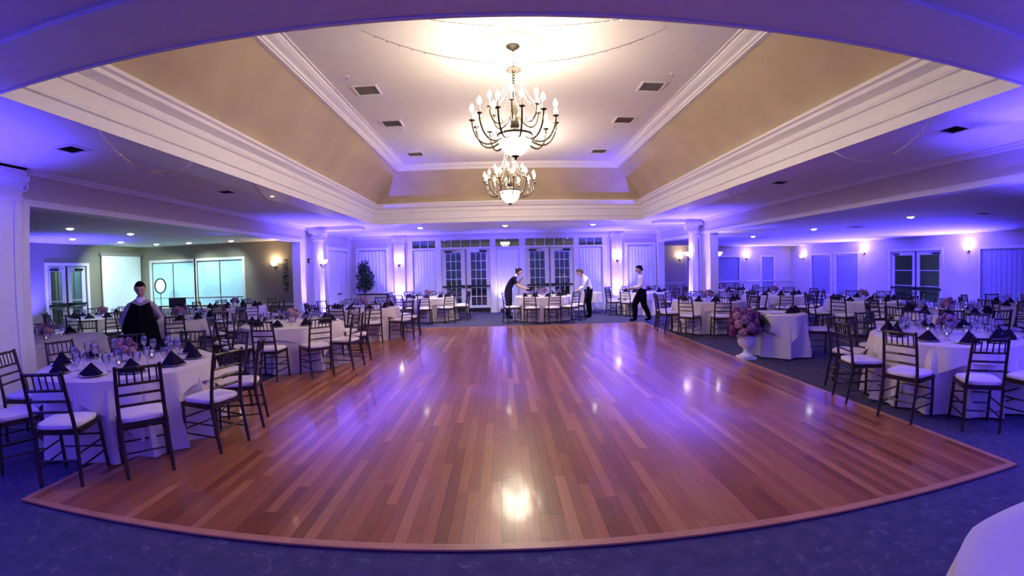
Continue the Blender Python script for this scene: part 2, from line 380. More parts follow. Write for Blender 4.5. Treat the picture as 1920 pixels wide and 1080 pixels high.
def window(axis, pos, side, a0, a1, z0, z1, label, cover='curtain', cols=2, rows=3, casing=0.09, folds=8, drape='curtain_sheer'):
    WN[0] += 1
    w_ = thing('window_%d' % WN[0], label, None, kind='structure')
    mb = MB(); frame(mb, axis, pos, side, a0 - casing, a1 + casing, z0 - casing, z1 + casing, casing, 0.0, 0.03); mb.build('casing', 'trim_white', w_)
    mb = MB(); frame(mb, axis, pos, side, a0, a1, z0, z1, 0.05, -0.14, -0.08)
    for i in range(1, cols): a = a0 + (a1 - a0) * i / cols; abox(mb, axis, pos, side, a - 0.015, a + 0.015, -0.13, -0.09, z0, z1)
    for i in range(1, rows): z = z0 + (z1 - z0) * i / rows; abox(mb, axis, pos, side, a0, a1, -0.128, -0.092, z - 0.012, z + 0.012)
    mb.build('sash', 'trim_white', w_)
    mb = MB(); abox(mb, axis, pos, side, a0 + 0.05, a1 - 0.05, -0.113, -0.107, z0 + 0.05, z1 - 0.05); mb.build('pane', 'window_glass', w_)
    if cover == 'curtain':
        curtain_mesh(axis, pos, side, a0 + 0.01, a1 - 0.01, -0.03, z0 + 0.01, z1 - 0.05, folds, 0.008).build('curtain', drape, w_, True)
        mb = MB(); p, q = pt(axis, pos, side, a0, -0.03, z1 - 0.04), pt(axis, pos, side, a1, -0.03, z1 - 0.04); mb.tube([p, q], 0.012, 8); mb.build('curtain_rod', 'steel', w_)
    else:
        for k in range(2):
            b0, b1 = a0 + 0.02 + k * (a1 - a0) / 2, a0 - 0.02 + (k + 1) * (a1 - a0) / 2
            mb = MB(); abox(mb, axis, pos, side, b0, b1, -0.035, -0.03, z0 + 0.30, z1 - 0.04); sh = mb.build('blind', 'blind_white', w_)
            mb = MB(); abox(mb, axis, pos, side, b0, b1, -0.045, -0.02, z0 + 0.28, z0 + 0.30); mb.build('hem_bar', 'trim_white', sh)
            mb = MB(); abox(mb, axis, pos, side, b0, b1, -0.050, -0.045, z0 + 0.02, z0 + 0.36); mb.build('lower_blind', 'blind_white', w_)
    return w_
for k, o in enumerate(BWIN):
    window('x', YB, -1, *o, label='tall window with pale sheer curtain %s on the hall back wall' % ('behind the ficus' if k == 0 else 'right of the right pilaster'))
for k, o in enumerate(LWIN):
    window('x', LY, -1, *o, label='window with white roller blinds in the left room, %s' % ('nearer the projection screen' if k == 0 else 'nearer the wall sconce'), cover='blind', cols=2, rows=2)
for k, o in enumerate(RWIN):
    window('y', RX, -1, *o, label='curtained window on the far right wall, %s' % ('nearest the camera', 'left of the dark glass door', 'farthest along the wall')[k], folds=9, drape='drape_grey')
for k, o in enumerate(RBWIN):
    window('x', RY, -1, *o, label='curtained window on the right room back wall, %s' % ('narrow, beside the column', 'broad, in the middle', 'nearest the far corner')[k], folds=7 if k else 3, drape='drape_grey')

def glass_leaf(parent, axis, pos, side, a0, a1, z0, z1, cols, rows, hinge_left, stile=0.155, bottom=0.27, top=0.13, kick=True, bar_z=1.02):
    d0, d1 = -0.10, -0.05
    leaf = MB(); g0, g1, h0, h1 = a0 + stile, a1 - stile, z0 + bottom, z1 - top
    abox(leaf, axis, pos, side, a0, g0, d0, d1, z0, z1); abox(leaf, axis, pos, side, g1, a1, d0, d1, z0, z1)
    abox(leaf, axis, pos, side, g0, g1, d0, d1, z0, h0); abox(leaf, axis, pos, side, g0, g1, d0, d1, h1, z1)
    lf = leaf.build('door_leaf', 'door_white', parent)
    mu = 0.022
    for i in range(1, cols):
        a = g0 + (g1 - g0) * i / cols; mb = MB(); abox(mb, axis, pos, side, a - mu / 2, a + mu / 2, d0 + 0.005, d1 - 0.003, h0, h1); mb.build('muntin', 'door_white', lf)
    for j in range(1, rows):
        z = h0 + (h1 - h0) * j / rows; mb = MB(); abox(mb, axis, pos, side, g0, g1, d0 + 0.008, d1 - 0.006, z - mu / 2, z + mu / 2); mb.build('muntin', 'door_white', lf)
    for i in range(cols):
        for j in range(rows):
            mb = MB(); abox(mb, axis, pos, side, g0 + (g1 - g0) * i / cols + mu / 2, g0 + (g1 - g0) * (i + 1) / cols - mu / 2, -0.078, -0.073, h0 + (h1 - h0) * j / rows + mu / 2, h0 + (h1 - h0) * (j + 1) / rows - mu / 2)
            mb.build('pane', 'window_glass', lf)
    mb = MB(); abox(mb, axis, pos, side, a0 + 0.03, a1 - 0.03, d1 + 0.03, d1 + 0.08, bar_z - 0.03, bar_z + 0.03)
    e0, e1 = (a1 - 0.16, a1 - 0.005) if hinge_left else (a0 + 0.005, a0 + 0.16)
    abox(mb, axis, pos, side, e0, e1, d1, d1 + 0.09, bar_z - 0.05, bar_z + 0.05)
    abox(mb, axis, pos, side, a0 + 0.03 if hinge_left else a1 - 0.08, a0 + 0.08 if hinge_left else a1 - 0.03, d1, d1 + 0.06, bar_z - 0.03, bar_z + 0.03)
    mb.build('panic_bar', 'black_metal', lf)
    mb = MB(); c0 = a0 + 0.12 if hinge_left else a1 - 0.40
    abox(mb, axis, pos, side, c0, c0 + 0.28, d1, d1 + 0.06, z1 - 0.13, z1 - 0.06); abox(mb, axis, pos, side, c0 + 0.10, c0 + 0.45 if hinge_left else c0 + 0.20, d1 + 0.06, d1 + 0.075, z1 - 0.075, z1 - 0.06)
    mb.build('door_closer', 'black_metal', lf)
    if kick:
        mb = MB(); abox(mb, axis, pos, side, a0 + 0.02, a1 - 0.02, d1, d1 + 0.008, z0 + 0.01, z0 + 0.17); mb.build('kick_plate', 'black_metal', lf)
    return lf
# French door unit in the back wall: frame, transoms, sidelights with sheers, two double doors
DN[0] += 1
unit = thing('door_1', 'white french door unit with transoms and sheer curtained sidelights', None, kind='structure')
POSTS = [(UX0, -3.46), (-2.57, -2.35), (-0.47, -0.26), (0.64, 0.88), (2.73, 2.94), (3.86, UX1)]
for a0, a1 in POSTS:
    mb = MB(); abox(mb, 'x', YB, -1, a0, a1, -0.14, 0.04, 0, 2.50); abox(mb, 'x', YB, -1, a0, a1, -0.14, 0.03, 2.50, 2.80); mb.build('frame_post', 'trim_white', unit)
mb = MB(); abox(mb, 'x', YB, -1, UX0 - 0.05, UX1 + 0.05, -0.14, 0.05, 2.80, 2.90); abox(mb, 'x', YB, -1, UX0 - 0.08, UX1 + 0.08, 0, 0.08, 2.88, 2.93); mb.build('frame_head', 'trim_white', unit)
BAYS = [(-3.46, -2.57, 3), (-2.35, -0.47, 5), (-0.26, 0.64, 1), (0.88, 2.73, 5), (2.94, 3.86, 3)]
for a0, a1, n in BAYS:
    mb = MB(); abox(mb, 'x', YB, -1, a0, a1, -0.13, 0.05, 2.455, 2.515); mb.build('transom_bar', 'trim_white', unit)
    for i in range(n):
        p, q = a0 + (a1 - a0) * i / n, a0 + (a1 - a0) * (i + 1) / n
        mb = MB(); abox(mb, 'x', YB, -1, p + 0.01, q - 0.01, -0.078, -0.072, 2.515, 2.80); mb.build('transom_pane', 'window_glass', unit)
        if i: mb = MB(); abox(mb, 'x', YB, -1, p - 0.012, p + 0.012, -0.10, -0.04, 2.515, 2.80); mb.build('transom_muntin', 'trim_white', unit)
for k, (a0, a1, n) in enumerate(BAYS):
    if n == 5: continue
    sl = MB(); frame(sl, 'x', YB, -1, a0, a1, 0.0, 2.455, 0.10, -0.11, -0.06); abox(sl, 'x', YB, -1, a0 + 0.10, a1 - 0.10, -0.11, -0.06, 0.10, 0.28)
    s_ = sl.build('sidelight', 'door_white', unit)
    for i in range(3):
        for j in range(5):
            p, q = a0 + 0.10 + (a1 - a0 - 0.2) * i / 3, a0 + 0.10 + (a1 - a0 - 0.2) * (i + 1) / 3; r_, t_ = 0.28 + 2.075 * j / 5, 0.28 + 2.075 * (j + 1) / 5
            mb = MB(); abox(mb, 'x', YB, -1, p + 0.01, q - 0.01, -0.088, -0.083, r_ + 0.01, t_ - 0.01); mb.build('pane', 'window_glass', s_)
    for i in (1, 2): a = a0 + 0.10 + (a1 - a0 - 0.2) * i / 3; mb = MB(); abox(mb, 'x', YB, -1, a - 0.011, a + 0.011, -0.10, -0.07, 0.28, 2.355); mb.build('muntin', 'door_white', s_)
    for j in range(1, 5): z = 0.28 + 2.075 * j / 5; mb = MB(); abox(mb, 'x', YB, -1, a0 + 0.1, a1 - 0.1, -0.098, -0.072, z - 0.011, z + 0.011); mb.build('muntin', 'door_white', s_)
    curtain_mesh('x', YB, -1, a0 + 0.03, a1 - 0.03, -0.02, 0.06, 2.40, 7, 0.008, 0.12).build('sheer_curtain', 'curtain_sheer', unit, True)
for a0, a1, n in BAYS:
    if n != 5: continue
    m_ = (a0 + a1) / 2
    glass_leaf(unit, 'x', YB, -1, a0 + 0.01, m_ - 0.035, 0.015, 2.45, 3, 6, True)
    glass_leaf(unit, 'x', YB, -1, m_ + 0.035, a1 - 0.01, 0.015, 2.45, 3, 6, False)
    mb = MB(); abox(mb, 'x', YB, -1, m_ - 0.034, m_ + 0.034, -0.10, -0.045, 0, 2.45); mb.build('centre_mullion', 'vent_grey', unit)
# glass double doors of the side rooms
def side_door(axis, pos, side, o, label, rows):
    DN[0] += 1
    d = thing('door_%d' % DN[0], label, None, kind='structure'); a0, a1, z0, z1 = o; m_ = (a0 + a1) / 2
    mb = MB(); frame(mb, axis, pos, side, a0 - 0.09, a1 + 0.09, 0, z1 + 0.09, 0.09, 0, 0.03, False); mb.build('casing', 'trim_white', d)
    glass_leaf(d, axis, pos, side, a0 + 0.01, m_ - 0.03, 0.015, z1 - 0.01, 1, rows, True, 0.14, 0.22, 0.14, False, 0.98 if pos < 0 else 0.72)
    glass_leaf(d, axis, pos, side, m_ + 0.03, a1 - 0.01, 0.015, z1 - 0.01, 1, rows, False, 0.14, 0.22, 0.14, False, 0.98 if pos < 0 else 0.72)
    mb = MB(); abox(mb, axis, pos, side, m_ - 0.03, m_ + 0.03, -0.10, -0.04, 0, z1); mb.build('centre_mullion', 'black_metal', d)
side_door('y', LX, 1, LDOOR, 'glass double door on the far left wall beside the projection screen', 2)
side_door('y', RX, -1, RDOOR, 'dark glass double door on the far right wall between two sconces', 3)
# plain panelled double door on the left wall
DN[0] += 1
d = thing('door_%d' % DN[0], 'plain white double door on the left wall before the ficus', None, kind='structure')
mb = MB(); frame(mb, 'y', XL, 1, 14.50, 16.58, 0, 2.56, 0.12, 0, 0.035, False); mb.build('casing', 'trim_white', d)
for a0, a1, hl in ((14.63, 15.53, True), (15.55, 16.45, False)):
    mb = MB(); abox(mb, 'y', XL, 1, a0, a1, -0.10, -0.03, 0.01, 2.43); lf = mb.build('door_leaf', 'door_white', d)
    for z0, z1 in ((0.22, 0.78), (0.98, 1.62), (1.76, 2.30)):
        mb = MB(); frame(mb, 'y', XL, 1, a0 + 0.14, a1 - 0.14, z0, z1, 0.03, -0.03, -0.018); mb.build('panel_moulding', 'door_white', lf)
    a = a1 - 0.09 if hl else a0 + 0.09
    mb = MB(); mb.ball(pt('y', XL, 1, a, 0.03, 0.90), 0.035); p = pt('y', XL, 1, a, -0.03, 0.90); mb.tube([p, pt('y', XL, 1, a, 0.02, 0.90)], 0.014); mb.build('door_knob', 'black_metal', lf, True)

# ------------------------------------------------------------------ outside, seen dimly through the doors
tag(MB().box(-14, 16, YB + 0.25, 21.05, -0.14, -0.02).build('patio', 'patio_paving'), kind='structure', label='dark paved patio beyond the french doors')
def leaf_blob(c, r, n, size, seed):
    rnd = random.Random(seed); mb = MB()
    for i in range(n):
        d_ = Vector((rnd.gauss(0, 1), rnd.gauss(0, 1), rnd.gauss(0, 1))).normalized() * (rnd.random() ** 0.4)
        p = Vector(c) + Vector((d_.x * r[0], d_.y * r[1], d_.z * r[2])); q = Euler((rnd.uniform(0, 6), rnd.uniform(0, 6), rnd.uniform(0, 6))).to_matrix()
        s_ = size * rnd.uniform(0.7, 1.3)
        mb.add([p + q @ Vector(t) * s_ for t in ((-1, 0, 0), (-0.2, -0.42, 0.08), (1, 0, 0), (-0.2, 0.42, 0.08))], [(0, 1, 2, 3)])
    return mb
for k, (x, y, h) in enumerate(((-2.6, 19.6, 0.9), (-0.9, 20.2, 1.15), (1.0, 19.9, 1.0), (2.7, 20.3, 1.2))):
    sh = thing('garden_shrub', 'dark green shrub outside, %s seen through the french doors' % ('leftmost', 'second from the left', 'third from the left', 'rightmost')[k], 'shrub', (x, y, -0.02), group='shrubs beyond the french doors')
    leaf_blob((0, 0, h * 0.6), (0.8, 0.5, h * 0.6), 420, 0.09, 30 + k).build('foliage', 'leaf_outdoor', sh)
    MB().tube([(0, 0, 0), (0.02, 0, h * 0.6)], [0.04, 0.02], 6).build('stem', 'bark', sh)

# ------------------------------------------------------------------ dance floor
df = thing('dance_floor', 'varnished reddish hardwood dance floor laid with narrow boards', 'dance floor')
MB().box(FX0, FX1, FY0, FY1, 0.0005, 0.008).build('subfloor', 'dark_wood', df)
BW = 0.06
for x0, x1, y0, y1 in ((FX0, FX1, FY0, FY0 + BW), (FX0, FX1, FY1 - BW, FY1), (FX0, FX0 + BW, FY0 + BW, FY1 - BW), (FX1 - BW, FX1, FY0 + BW, FY1 - BW)):
    MB().box(x0, x1, y0, y1, 0.008, 0.021).build('border_board', 'border_wood', df)
px0, px1, py0, py1 = FX0 + BW, FX1 - BW, FY0 + BW, FY1 - BW
nrow = 94; pw = (px1 - px0) / nrow; planks = []
for i in range(nrow):
    y = py0 - random.uniform(0, 1.2)
    while y < py1:
        L = random.uniform(0.8, 2.3); y0, y1 = max(y, py0), min(y + L, py1); y += L
        if y1 - y0 > 0.02: planks.append((px0 + i * pw, y0, y1))
planks.sort(key=lambda p: (p[1] + p[2]) / 2)
unitp = MB().box(0, 1, 0, 1, 0, 1).mesh('plank')
for (x, y0, y1) in planks[:300]:
    o = obj('plank', unitp, 'plank_wood', df); o.location = (x + 0.0006, y0 + 0.0006, 0.008); o.scale = (pw - 0.0012, y1 - y0 - 0.0012, 0.0112 + random.uniform(0, 0.0006))
mb = MB()
for (x, y0, y1) in planks[300:]: mb.box(x + 0.0006, x + pw - 0.0006, y0 + 0.0006, y1 - 0.0006, 0.008, 0.0195)
tag(mb.build('planks_beyond', 'plank_wood_far', df), kind='stuff')

# ================================================================== FIXTURES
def chandelier(loc, label):
    ch = thing('chandelier', label, 'chandelier', loc, group='chandeliers over the dance floor')
    mb = MB().lathe([(0.0, 0.0), (0.085, 0.0), (0.088, -0.012), (0.06, -0.035), (0.025, -0.055), (0.012, -0.075), (0, -0.075)], 20); mb.build('canopy', 'bronze', ch, True)
    mb = MB(); z = -0.075
    while z > -0.30:
        pts = [(0.011 * math.cos(a) if int(z * 1000) // 22 % 2 else 0, 0 if int(z * 1000) // 22 % 2 else 0.011 * math.cos(a), z - 0.016 + 0.016 * math.sin(a)) for a in [PI * 2 * k / 8 for k in range(9)]]
        mb.tube(pts, 0.003, 5, False); z -= 0.024
    tag(mb.build('chain', 'bronze', ch), kind='stuff')
    MB().lathe([(0, -0.30), (0.02, -0.30), (0.095, -0.325), (0.10, -0.335), (0.02, -0.345), (0.016, -0.40), (0.014, -0.62), (0.03, -0.66), (0.02, -0.72), (0.035, -0.80), (0.05, -0.88), (0.03, -0.94), (0.045, -1.0), (0.06, -1.08), (0.03, -1.13), (0, -1.13)], 16).build('stem', 'bronze', ch, True)
    mb = MB().lathe([(0.015, -1.46), (0.06, -1.455), (0.12, -1.42), (0.17, -1.36), (0.205, -1.28), (0.215, -1.20), (0.20, -1.20), (0.19, -1.27), (0.11, -1.40), (0.015, -1.44)], 24); mb.build('bowl', 'bowl_glow', ch, True)
    MB().lathe([(0.22, -1.215), (0.225, -1.20), (0.22, -1.185), (0.20, -1.19)], 24).build('bowl_ring', 'bronze', ch, True)
    MB().lathe([(0, -1.52), (0.012, -1.505), (0.02, -1.48), (0.05, -1.465), (0.05, -1.455), (0, -1.45)], 12).build('finial', 'bronze', ch, True)
    def arm_mesh(r, z0, z1, dip):
        pts = [(0.05, 0, z0)]
        for t in [i / 12 for i in range(1, 13)]:
            x = 0.05 + (r - 0.05) * (1 - (1 - t) ** 1.7); z = z0 + (z1 - z0) * t ** 3 - dip * math.sin(PI * t ** 0.85)
            pts.append((x, 0, z))
        mb = MB().tube(pts, 0.0115, 6); mb.tube([(r * 0.45, 0, z0 - dip * 0.85), (r * 0.55, 0, z0 - dip * 0.5), (r * 0.5, 0, z0 - dip * 0.3)], 0.005, 5)
        return mb.mesh('arm', True)
    pan = MB().lathe([(0, 0), (0.012, 0.0), (0.035, 0.012), (0.04, 0.018), (0.012, 0.02), (0.011, 0.03), (0, 0.03)], 10).mesh('drip_pan', True)
    can = MB().lathe([(0.0105, 0.03), (0.0105, 0.13), (0, 0.13)], 8).mesh('candle', True)
    blb = MB().lathe([(0, 0.12), (0.014, 0.125), (0.030, 0.155), (0.027, 0.185), (0.010, 0.22), (0, 0.235)], 8).mesh('bulb', True)
    for n, r, z0, z1, dip, off in ((12, 0.53, -1.12, -1.03, 0.20, 0.13), (6, 0.33, -0.95, -0.88, 0.12, 0.4)):
        am = arm_mesh(r, z0, z1, dip)
        for k in range(n):
            a = 2 * PI * k / n + off
            ar = obj('arm', am, 'bronze', ch); ar.rotation_euler = (0, 0, a)
            for me, nm, mt in ((pan, 'drip_pan', 'bronze'), (can, 'candle', 'candle_wax'), (blb, 'bulb', 'bulb_glow')):
                c_ = obj(nm, me, mt, ar); c_.location = (r, 0, z1)
    mb = MB()
    for k in range(12):
        a = 2 * PI * k / 12
        for i in range(17):
            t = i / 16; r = 0.095 + 0.27 * t ** 1.8; z = -0.34 - 0.56 * t - 0.04 * math.sin(PI * t)
            mb.ball((r * math.cos(a), r * math.sin(a), z), 0.0075, 6, 4)
    for k in range(24):
        a = 2 * PI * k / 24 + 0.13; r = 0.50 if k % 2 else 0.40
        for i in range(3): mb.ball((r * math.cos(a), r * math.sin(a), -1.12 - (0 if k % 2 else 0.12) - 0.028 * i), 0.008 + 0.004 * (i == 2), 6, 4, (1, 1, 1.4))
    tag(mb.build('crystal_beads', 'crystal', ch), kind='stuff')
    # lamp light
    for z, e in ((-0.68, 84), (-1.04, 98)):
        l = light('chandelier_light', 'POINT', (0, 0, z), e, CHAN, ch, shadow_soft_size=0.30)
    return ch
CHX = 0.185
chandelier((CHX, 5.44, ZT), 'bronze candle-arm chandelier with glass bowl, the nearer and larger of two')
chandelier((CHX, 9.34, ZT), 'bronze candle-arm chandelier with glass bowl, the farther and smaller of two')
for y, wh in ((5.44, 'nearer'), (9.34, 'farther')):
    mb = MB(); mb.lathe([(0.29, ZT), (0.32, ZT - 0.008), (0.35, ZT - 0.028), (0.37, ZT - 0.028), (0.385, ZT - 0.012), (0.39, ZT)], 40, (CHX, y, 0))
    mb.f = [f for f in mb.f if len(f) < 10]
    tag(mb.build('ceiling_medallion', 'trim_white', None, True), 'round white plaster medallion on the ceiling above the %s chandelier' % wh, 'medallion')

def vent(x, y, z, w_, l_, label, mat='vent_grey'):
    v_ = thing('air_vent', label, 'vent', (x, y, z), group='ceiling air vents')
    mb = MB().box(-w_, w_, -l_, -l_ + 0.03, -0.016, 0).box(-w_, w_, l_ - 0.03, l_, -0.016, 0).box(-w_, -w_ + 0.03, -l_ + 0.03, l_ - 0.03, -0.016, 0).box(w_ - 0.03, w_, -l_ + 0.03, l_ - 0.03, -0.016, 0); mb.build('frame', 'trim_white', v_)
    n = 7
    for i in range(n):
        y_ = -l_ + 0.04 + (2 * l_ - 0.08) * (i + 0.5) / n
        MB().add([(-w_ + 0.03, y_ - 0.012, -0.012), (w_ - 0.03, y_ - 0.012, -0.012), (w_ - 0.03, y_ + 0.008, -0.002), (-w_ + 0.03, y_ + 0.008, -0.002), (-w_ + 0.03, y_ - 0.012, -0.010), (w_ - 0.03, y_ - 0.012, -0.010), (w_ - 0.03, y_ + 0.008, 0), (-w_ + 0.03, y_ + 0.008, 0)],
                 [(0, 3, 2, 1), (4, 5, 6, 7), (0, 1, 5, 4), (2, 3, 7, 6), (1, 2, 6, 5), (3, 0, 4, 7)]).build('slat', mat, v_)
    MB().box(-w_ + 0.03, w_ - 0.03, -l_ + 0.03, l_ - 0.03, -0.002, -0.0005).build('backing', 'vent_grey' if mat == 'vent_grey' else 'black_metal', v_)
for k, y in enumerate((6.65, 8.28, 10.6)):
    vent(-2.06, y, ZT, 0.2, 0.2, 'square grey air vent on the raised ceiling, left row, %s' % ('nearest', 'middle', 'farthest')[k])
    vent(2.40, y, ZT, 0.2, 0.2, 'square grey air vent on the raised ceiling, right row, %s' % ('nearest', 'middle', 'farthest')[k])
for x, y, s_ in ((-4.55, 3.80, 'left of the tray, near'), (-4.55, 6.80, 'left of the tray, far'), (4.75, 3.55, 'right of the tray, near'), (4.75, 6.9, 'right of the tray, far')):
    vent(x, y, ZC, 0.15, 0.15, 'dark square air vent on the flat ceiling %s' % s_, 'black_metal')
for x, y, s_ in ((9.6, 6.6, 'nearest the camera'), (9.4, 10.2, 'in the middle'), (9.2, 14.5, 'farthest back')):
    vent(x, y, RZ, 0.22, 0.12, 'dark air vent on the right room ceiling, %s' % s_, 'black_metal')
for x, y, s_ in ((-2.2, 6.1, 'front left'), (2.56, 6.15, 'front right'), (-1.95, 8.6, 'rear left'), (2.3, 8.65, 'rear right')):
    t_ = thing('sprinkler_head', 'small sprinkler head on the raised ceiling, %s' % s_, 'sprinkler', (x, y, ZT), group='sprinklers')
    MB().lathe([(0, 0), (0.035, 0), (0.03, -0.012), (0, -0.012)], 12).build('rosette', 'trim_white', t_, True)
    MB().lathe([(0, -0.012), (0.01, -0.012), (0.008, -0.04), (0.022, -0.045), (0.022, -0.048), (0, -0.048)], 10).build('deflector', 'steel', t_, True)

def downlight(x, y, z, label, e, col, ang=110, to=(0, 0, -1), r=0.085, group='recessed downlights'):
    t_ = thing('downlight', label, 'downlight', (x, y, z), group=group)
    MB().lathe([(r, -0.001), (r + 0.03, -0.004), (r + 0.03, -0.010), (r, -0.014), (r - 0.006, -0.006)], 20).build('trim_ring', 'trim_white', t_, True)
    MB().lathe([(0, -0.006), (r - 0.004, -0.004), (r * 0.6, -0.030), (0, -0.042)], 16).build('lamp_face', 'downlight_glow', t_, True)
    l = light('downlight_lamp', 'SPOT', (0, 0, -0.06), e, col, t_, spot_size=math.radians(ang), spot_blend=0.9, shadow_soft_size=0.06); aim(l, to)
DOWN = []
for x, s_ in ((-2.61, 'left'), (0.10, 'middle'), (2.93, 'right')): DOWN.append((x, 14.15, ZC, 'small recessed downlight over the rear carpet, %s of three' % s_, 240, (1, 0.92, 0.84), 140))
DOWN.append((-4.0, 7.35, ZC, 'small recessed downlight beside the left edge of the tray', 20, (1, 0.86, 0.66)))
for (x, y), s_ in zip(((8.55, 14.1), (8.67, 11.05), (8.65, 7.7)), ('farthest', 'middle', 'nearest')): DOWN.append((x, y, RZ, 'round recessed downlight on the right room ceiling, %s of three' % s_, 26, (1, 0.85, 0.75)))
# the lamps next to the blinds and the screen are tilted to wash them
for (x, y), s_, to, e in (((-9.03, 7.55), 'first in the front row', (0, 0, -1), 60), ((-11.03, 9.3), 'first in the rear row', (-0.4, 0.2, -1), 60), ((-9.0, 9.3), 'second in the front row', (0, 0, -1), 60), ((-11.03, 11.0), 'second in the rear row', (-0.8, 0.75, -0.7), 330),
        ((-11.0, 12.48), 'at the far corner', (-0.25, 0.62, -0.8), 120), ((-9.9, 12.7), 'before the first blind window', (0, 0.62, -0.8), 105), ((-8.4, 12.8), 'before the wall sconce', (-0.5, 0.55, -0.8), 95)):
    DOWN.append((x, y, LZ, 'round recessed downlight on the left room ceiling, %s' % s_, e, COOL, 95, to))
for a in DOWN: downlight(*a)

def sconce(loc, rz, label, e=3.5, z_off=0):
    """wall sconce, +Y local points into the room"""
    t_ = thing('wall_sconce', label, 'sconce', loc, rz, 'glass bowl wall sconces')
    MB().lathe([(0, 0), (0.05, 0), (0.055, 0.01), (0.03, 0.02), (0, 0.025)], 14).build('backplate', 'bronze', t_, True).rotation_euler = (-PI / 2, 0, 0)
    mb = MB().tube([(0, 0.01, -0.02), (0, 0.06, -0.07), (0, 0.11, -0.06), (0, 0.13, 0.0), (0, 0.13, 0.03)], 0.011, 8); mb.ball((0, 0.06, -0.075), 0.022); mb.build('arm', 'bronze', t_, True)
    MB().lathe([(0.012, 0.03), (0.05, 0.04), (0.09, 0.07), (0.115, 0.12), (0.12, 0.15), (0.113, 0.15), (0.085, 0.08), (0.012, 0.045)], 20, (0, 0.13, 0)).build('glass_shade', 'sconce_glow', t_, True)
    mb = MB()
    for i in range(9): mb.ball((0, 0.06, -0.11 - 0.026 * i), 0.009 if i % 3 else 0.014, 6, 4)
    tag(mb.build('crystal_pendant', 'crystal', t_), kind='stuff')
    light('sconce_lamp', 'POINT', (0, 0.15, 0.20), e, WARM, t_, shadow_soft_size=0.07)
SZ = 1.90

# ------------------------------------------------------------------ columns
def pilaster(name, loc, rz, label, wd=0.42, dp=0.10, zt=ZC, rounded=False, fluted=True):
    t_ = thing(name, label, 'column', loc, rz, 'white columns with scroll capitals')
    h = wd / 2
    MB().box(-h - 0.05, h + 0.05, 0, dp + 0.05, 0, 0.18).box(-h - 0.03, h + 0.03, 0, dp + 0.03, 0.18, 0.24).build('base', 'trim_white', t_)
    if rounded:
        prof = []; n = 20; vs, fs = [], []
        for j, z in enumerate((0.24, 0.9, 1.8, 2.62)):
            rr = wd / 2 * (1 - 0.05 * j)
            for k in range(48):
                a = 2 * PI * k / 48; r = rr * (1 - 0.035 * (k % 4 in (1, 2))); vs.append((r * math.cos(a), dp / 2 + r * math.sin(a), z))
        for j in range(3):
            for k in range(48): k2 = (k + 1) % 48; fs.append((j * 48 + k, j * 48 + k2, (j + 1) * 48 + k2, (j + 1) * 48 + k))
        MB().add(vs, fs).build('shaft', 'trim_white', t_)
        MB().lathe([(h - 0.01, 2.62), (h + 0.02, 2.63), (h + 0.02, 2.66), (h - 0.02, 2.67), (h - 0.03, 2.72), (h + 0.03, 2.80), (h + 0.05, 2.85)], 24, (0, dp / 2, 0)).build('neck', 'trim_white', t_, True)
        MB().box(-h - 0.07, h + 0.07, dp / 2 - h - 0.07, dp / 2 + h + 0.07, 2.85, 2.93).box(-h - 0.04, h + 0.04, dp / 2 - h - 0.04, dp / 2 + h + 0.04, 2.93, zt).build('abacus', 'trim_white', t_)
        vy = dp / 2 + h + 0.02
    else:
        mb = MB().box(-h, h, 0, dp - 0.015, 0.24, 2.62)
        if not fluted: mb.box(-h, -h + 0.10, dp - 0.015, dp, 0.24, 2.62).box(h - 0.10, h, dp - 0.015, dp, 0.24, 2.62)
        for i in range(6 if fluted else 0):
            x = -h + wd * i / 5; x0 = min(max(x - 0.018, -h), h - 0.036); mb.box(x0, x0 + 0.036, dp - 0.015, dp, 0.30, 2.58)
        mb.build('shaft', 'trim_white', t_)
        MB().box(-h - 0.02, h + 0.02, 0, dp + 0.02, 2.62, 2.66).box(-h, h, 0, dp, 2.66, 2.80).build('neck', 'trim_white', t_)
        MB().box(-h - 0.06, h + 0.06, 0, dp + 0.06, 2.86, 2.93).box(-h - 0.03, h + 0.03, 0, dp + 0.03, 2.93, zt).build('abacus', 'trim_white', t_)
        MB().box(-h - 0.03, h + 0.03, 0, dp + 0.02, 2.80, 2.86).build('echinus', 'trim_white', t_)
        vy = dp
    for s_ in (-1, 1):
        mb = MB(); pts = []
        for i in range(22):
            a = i / 21 * 2.2 * PI * 1; r = 0.065 * (1 - 0.8 * i / 21); pts.append((s_ * (h + 0.01) + s_ * r * math.sin(a) * 1.0, vy + 0.01, 2.795 + r * math.cos(a)))
        mb.tube(pts, 0.014, 6); mb.build('volute', 'trim_white', t_, True)
    return t_
pilaster('pilaster', (-3.97, YB, 0), PI, 'fluted white pilaster left of the french doors')
pilaster('pilaster', (4.42, YB, 0), PI, 'fluted white pilaster right of the french doors')
pilaster('column', (-5.62, 13.05, 0), -PI / 2, 'round white column with scroll capital at the left wall', 0.32, 0.10, ZC - 0.10, True)
pilaster('column', (5.84, 12.92, 0), PI / 2, 'round white column with scroll capital at the right wall', 0.32, 0.10, ZC - 0.10, True)
pilaster('pilaster', (XL, 3.78, 0), -PI / 2, 'white pilaster at the left edge beside the foremost left table', 0.70, 0.06, ZC, False, False)
sconce((-3.97, YB - 0.10, SZ), PI, 'lit wall sconce on the pilaster left of the french doors')
sconce((4.42, YB - 0.10, SZ), PI, 'lit wall sconce on the pilaster right of the french doors')
sconce((-5.47, 12.98, SZ), -PI / 2 - 0.5, 'lit wall sconce on the round left column')
sconce((5.68, 12.90, SZ), PI / 2 + 0.5, 'lit wall sconce on the round right column')
sconce((XR + 0.22, 12.5, SZ - 0.02), -PI / 2, 'lit wall sconce on the far face of the right post')
sconce((-7.34, LY, 1.90), PI, 'lit wall sconce on the pale wall of the left room', 12)
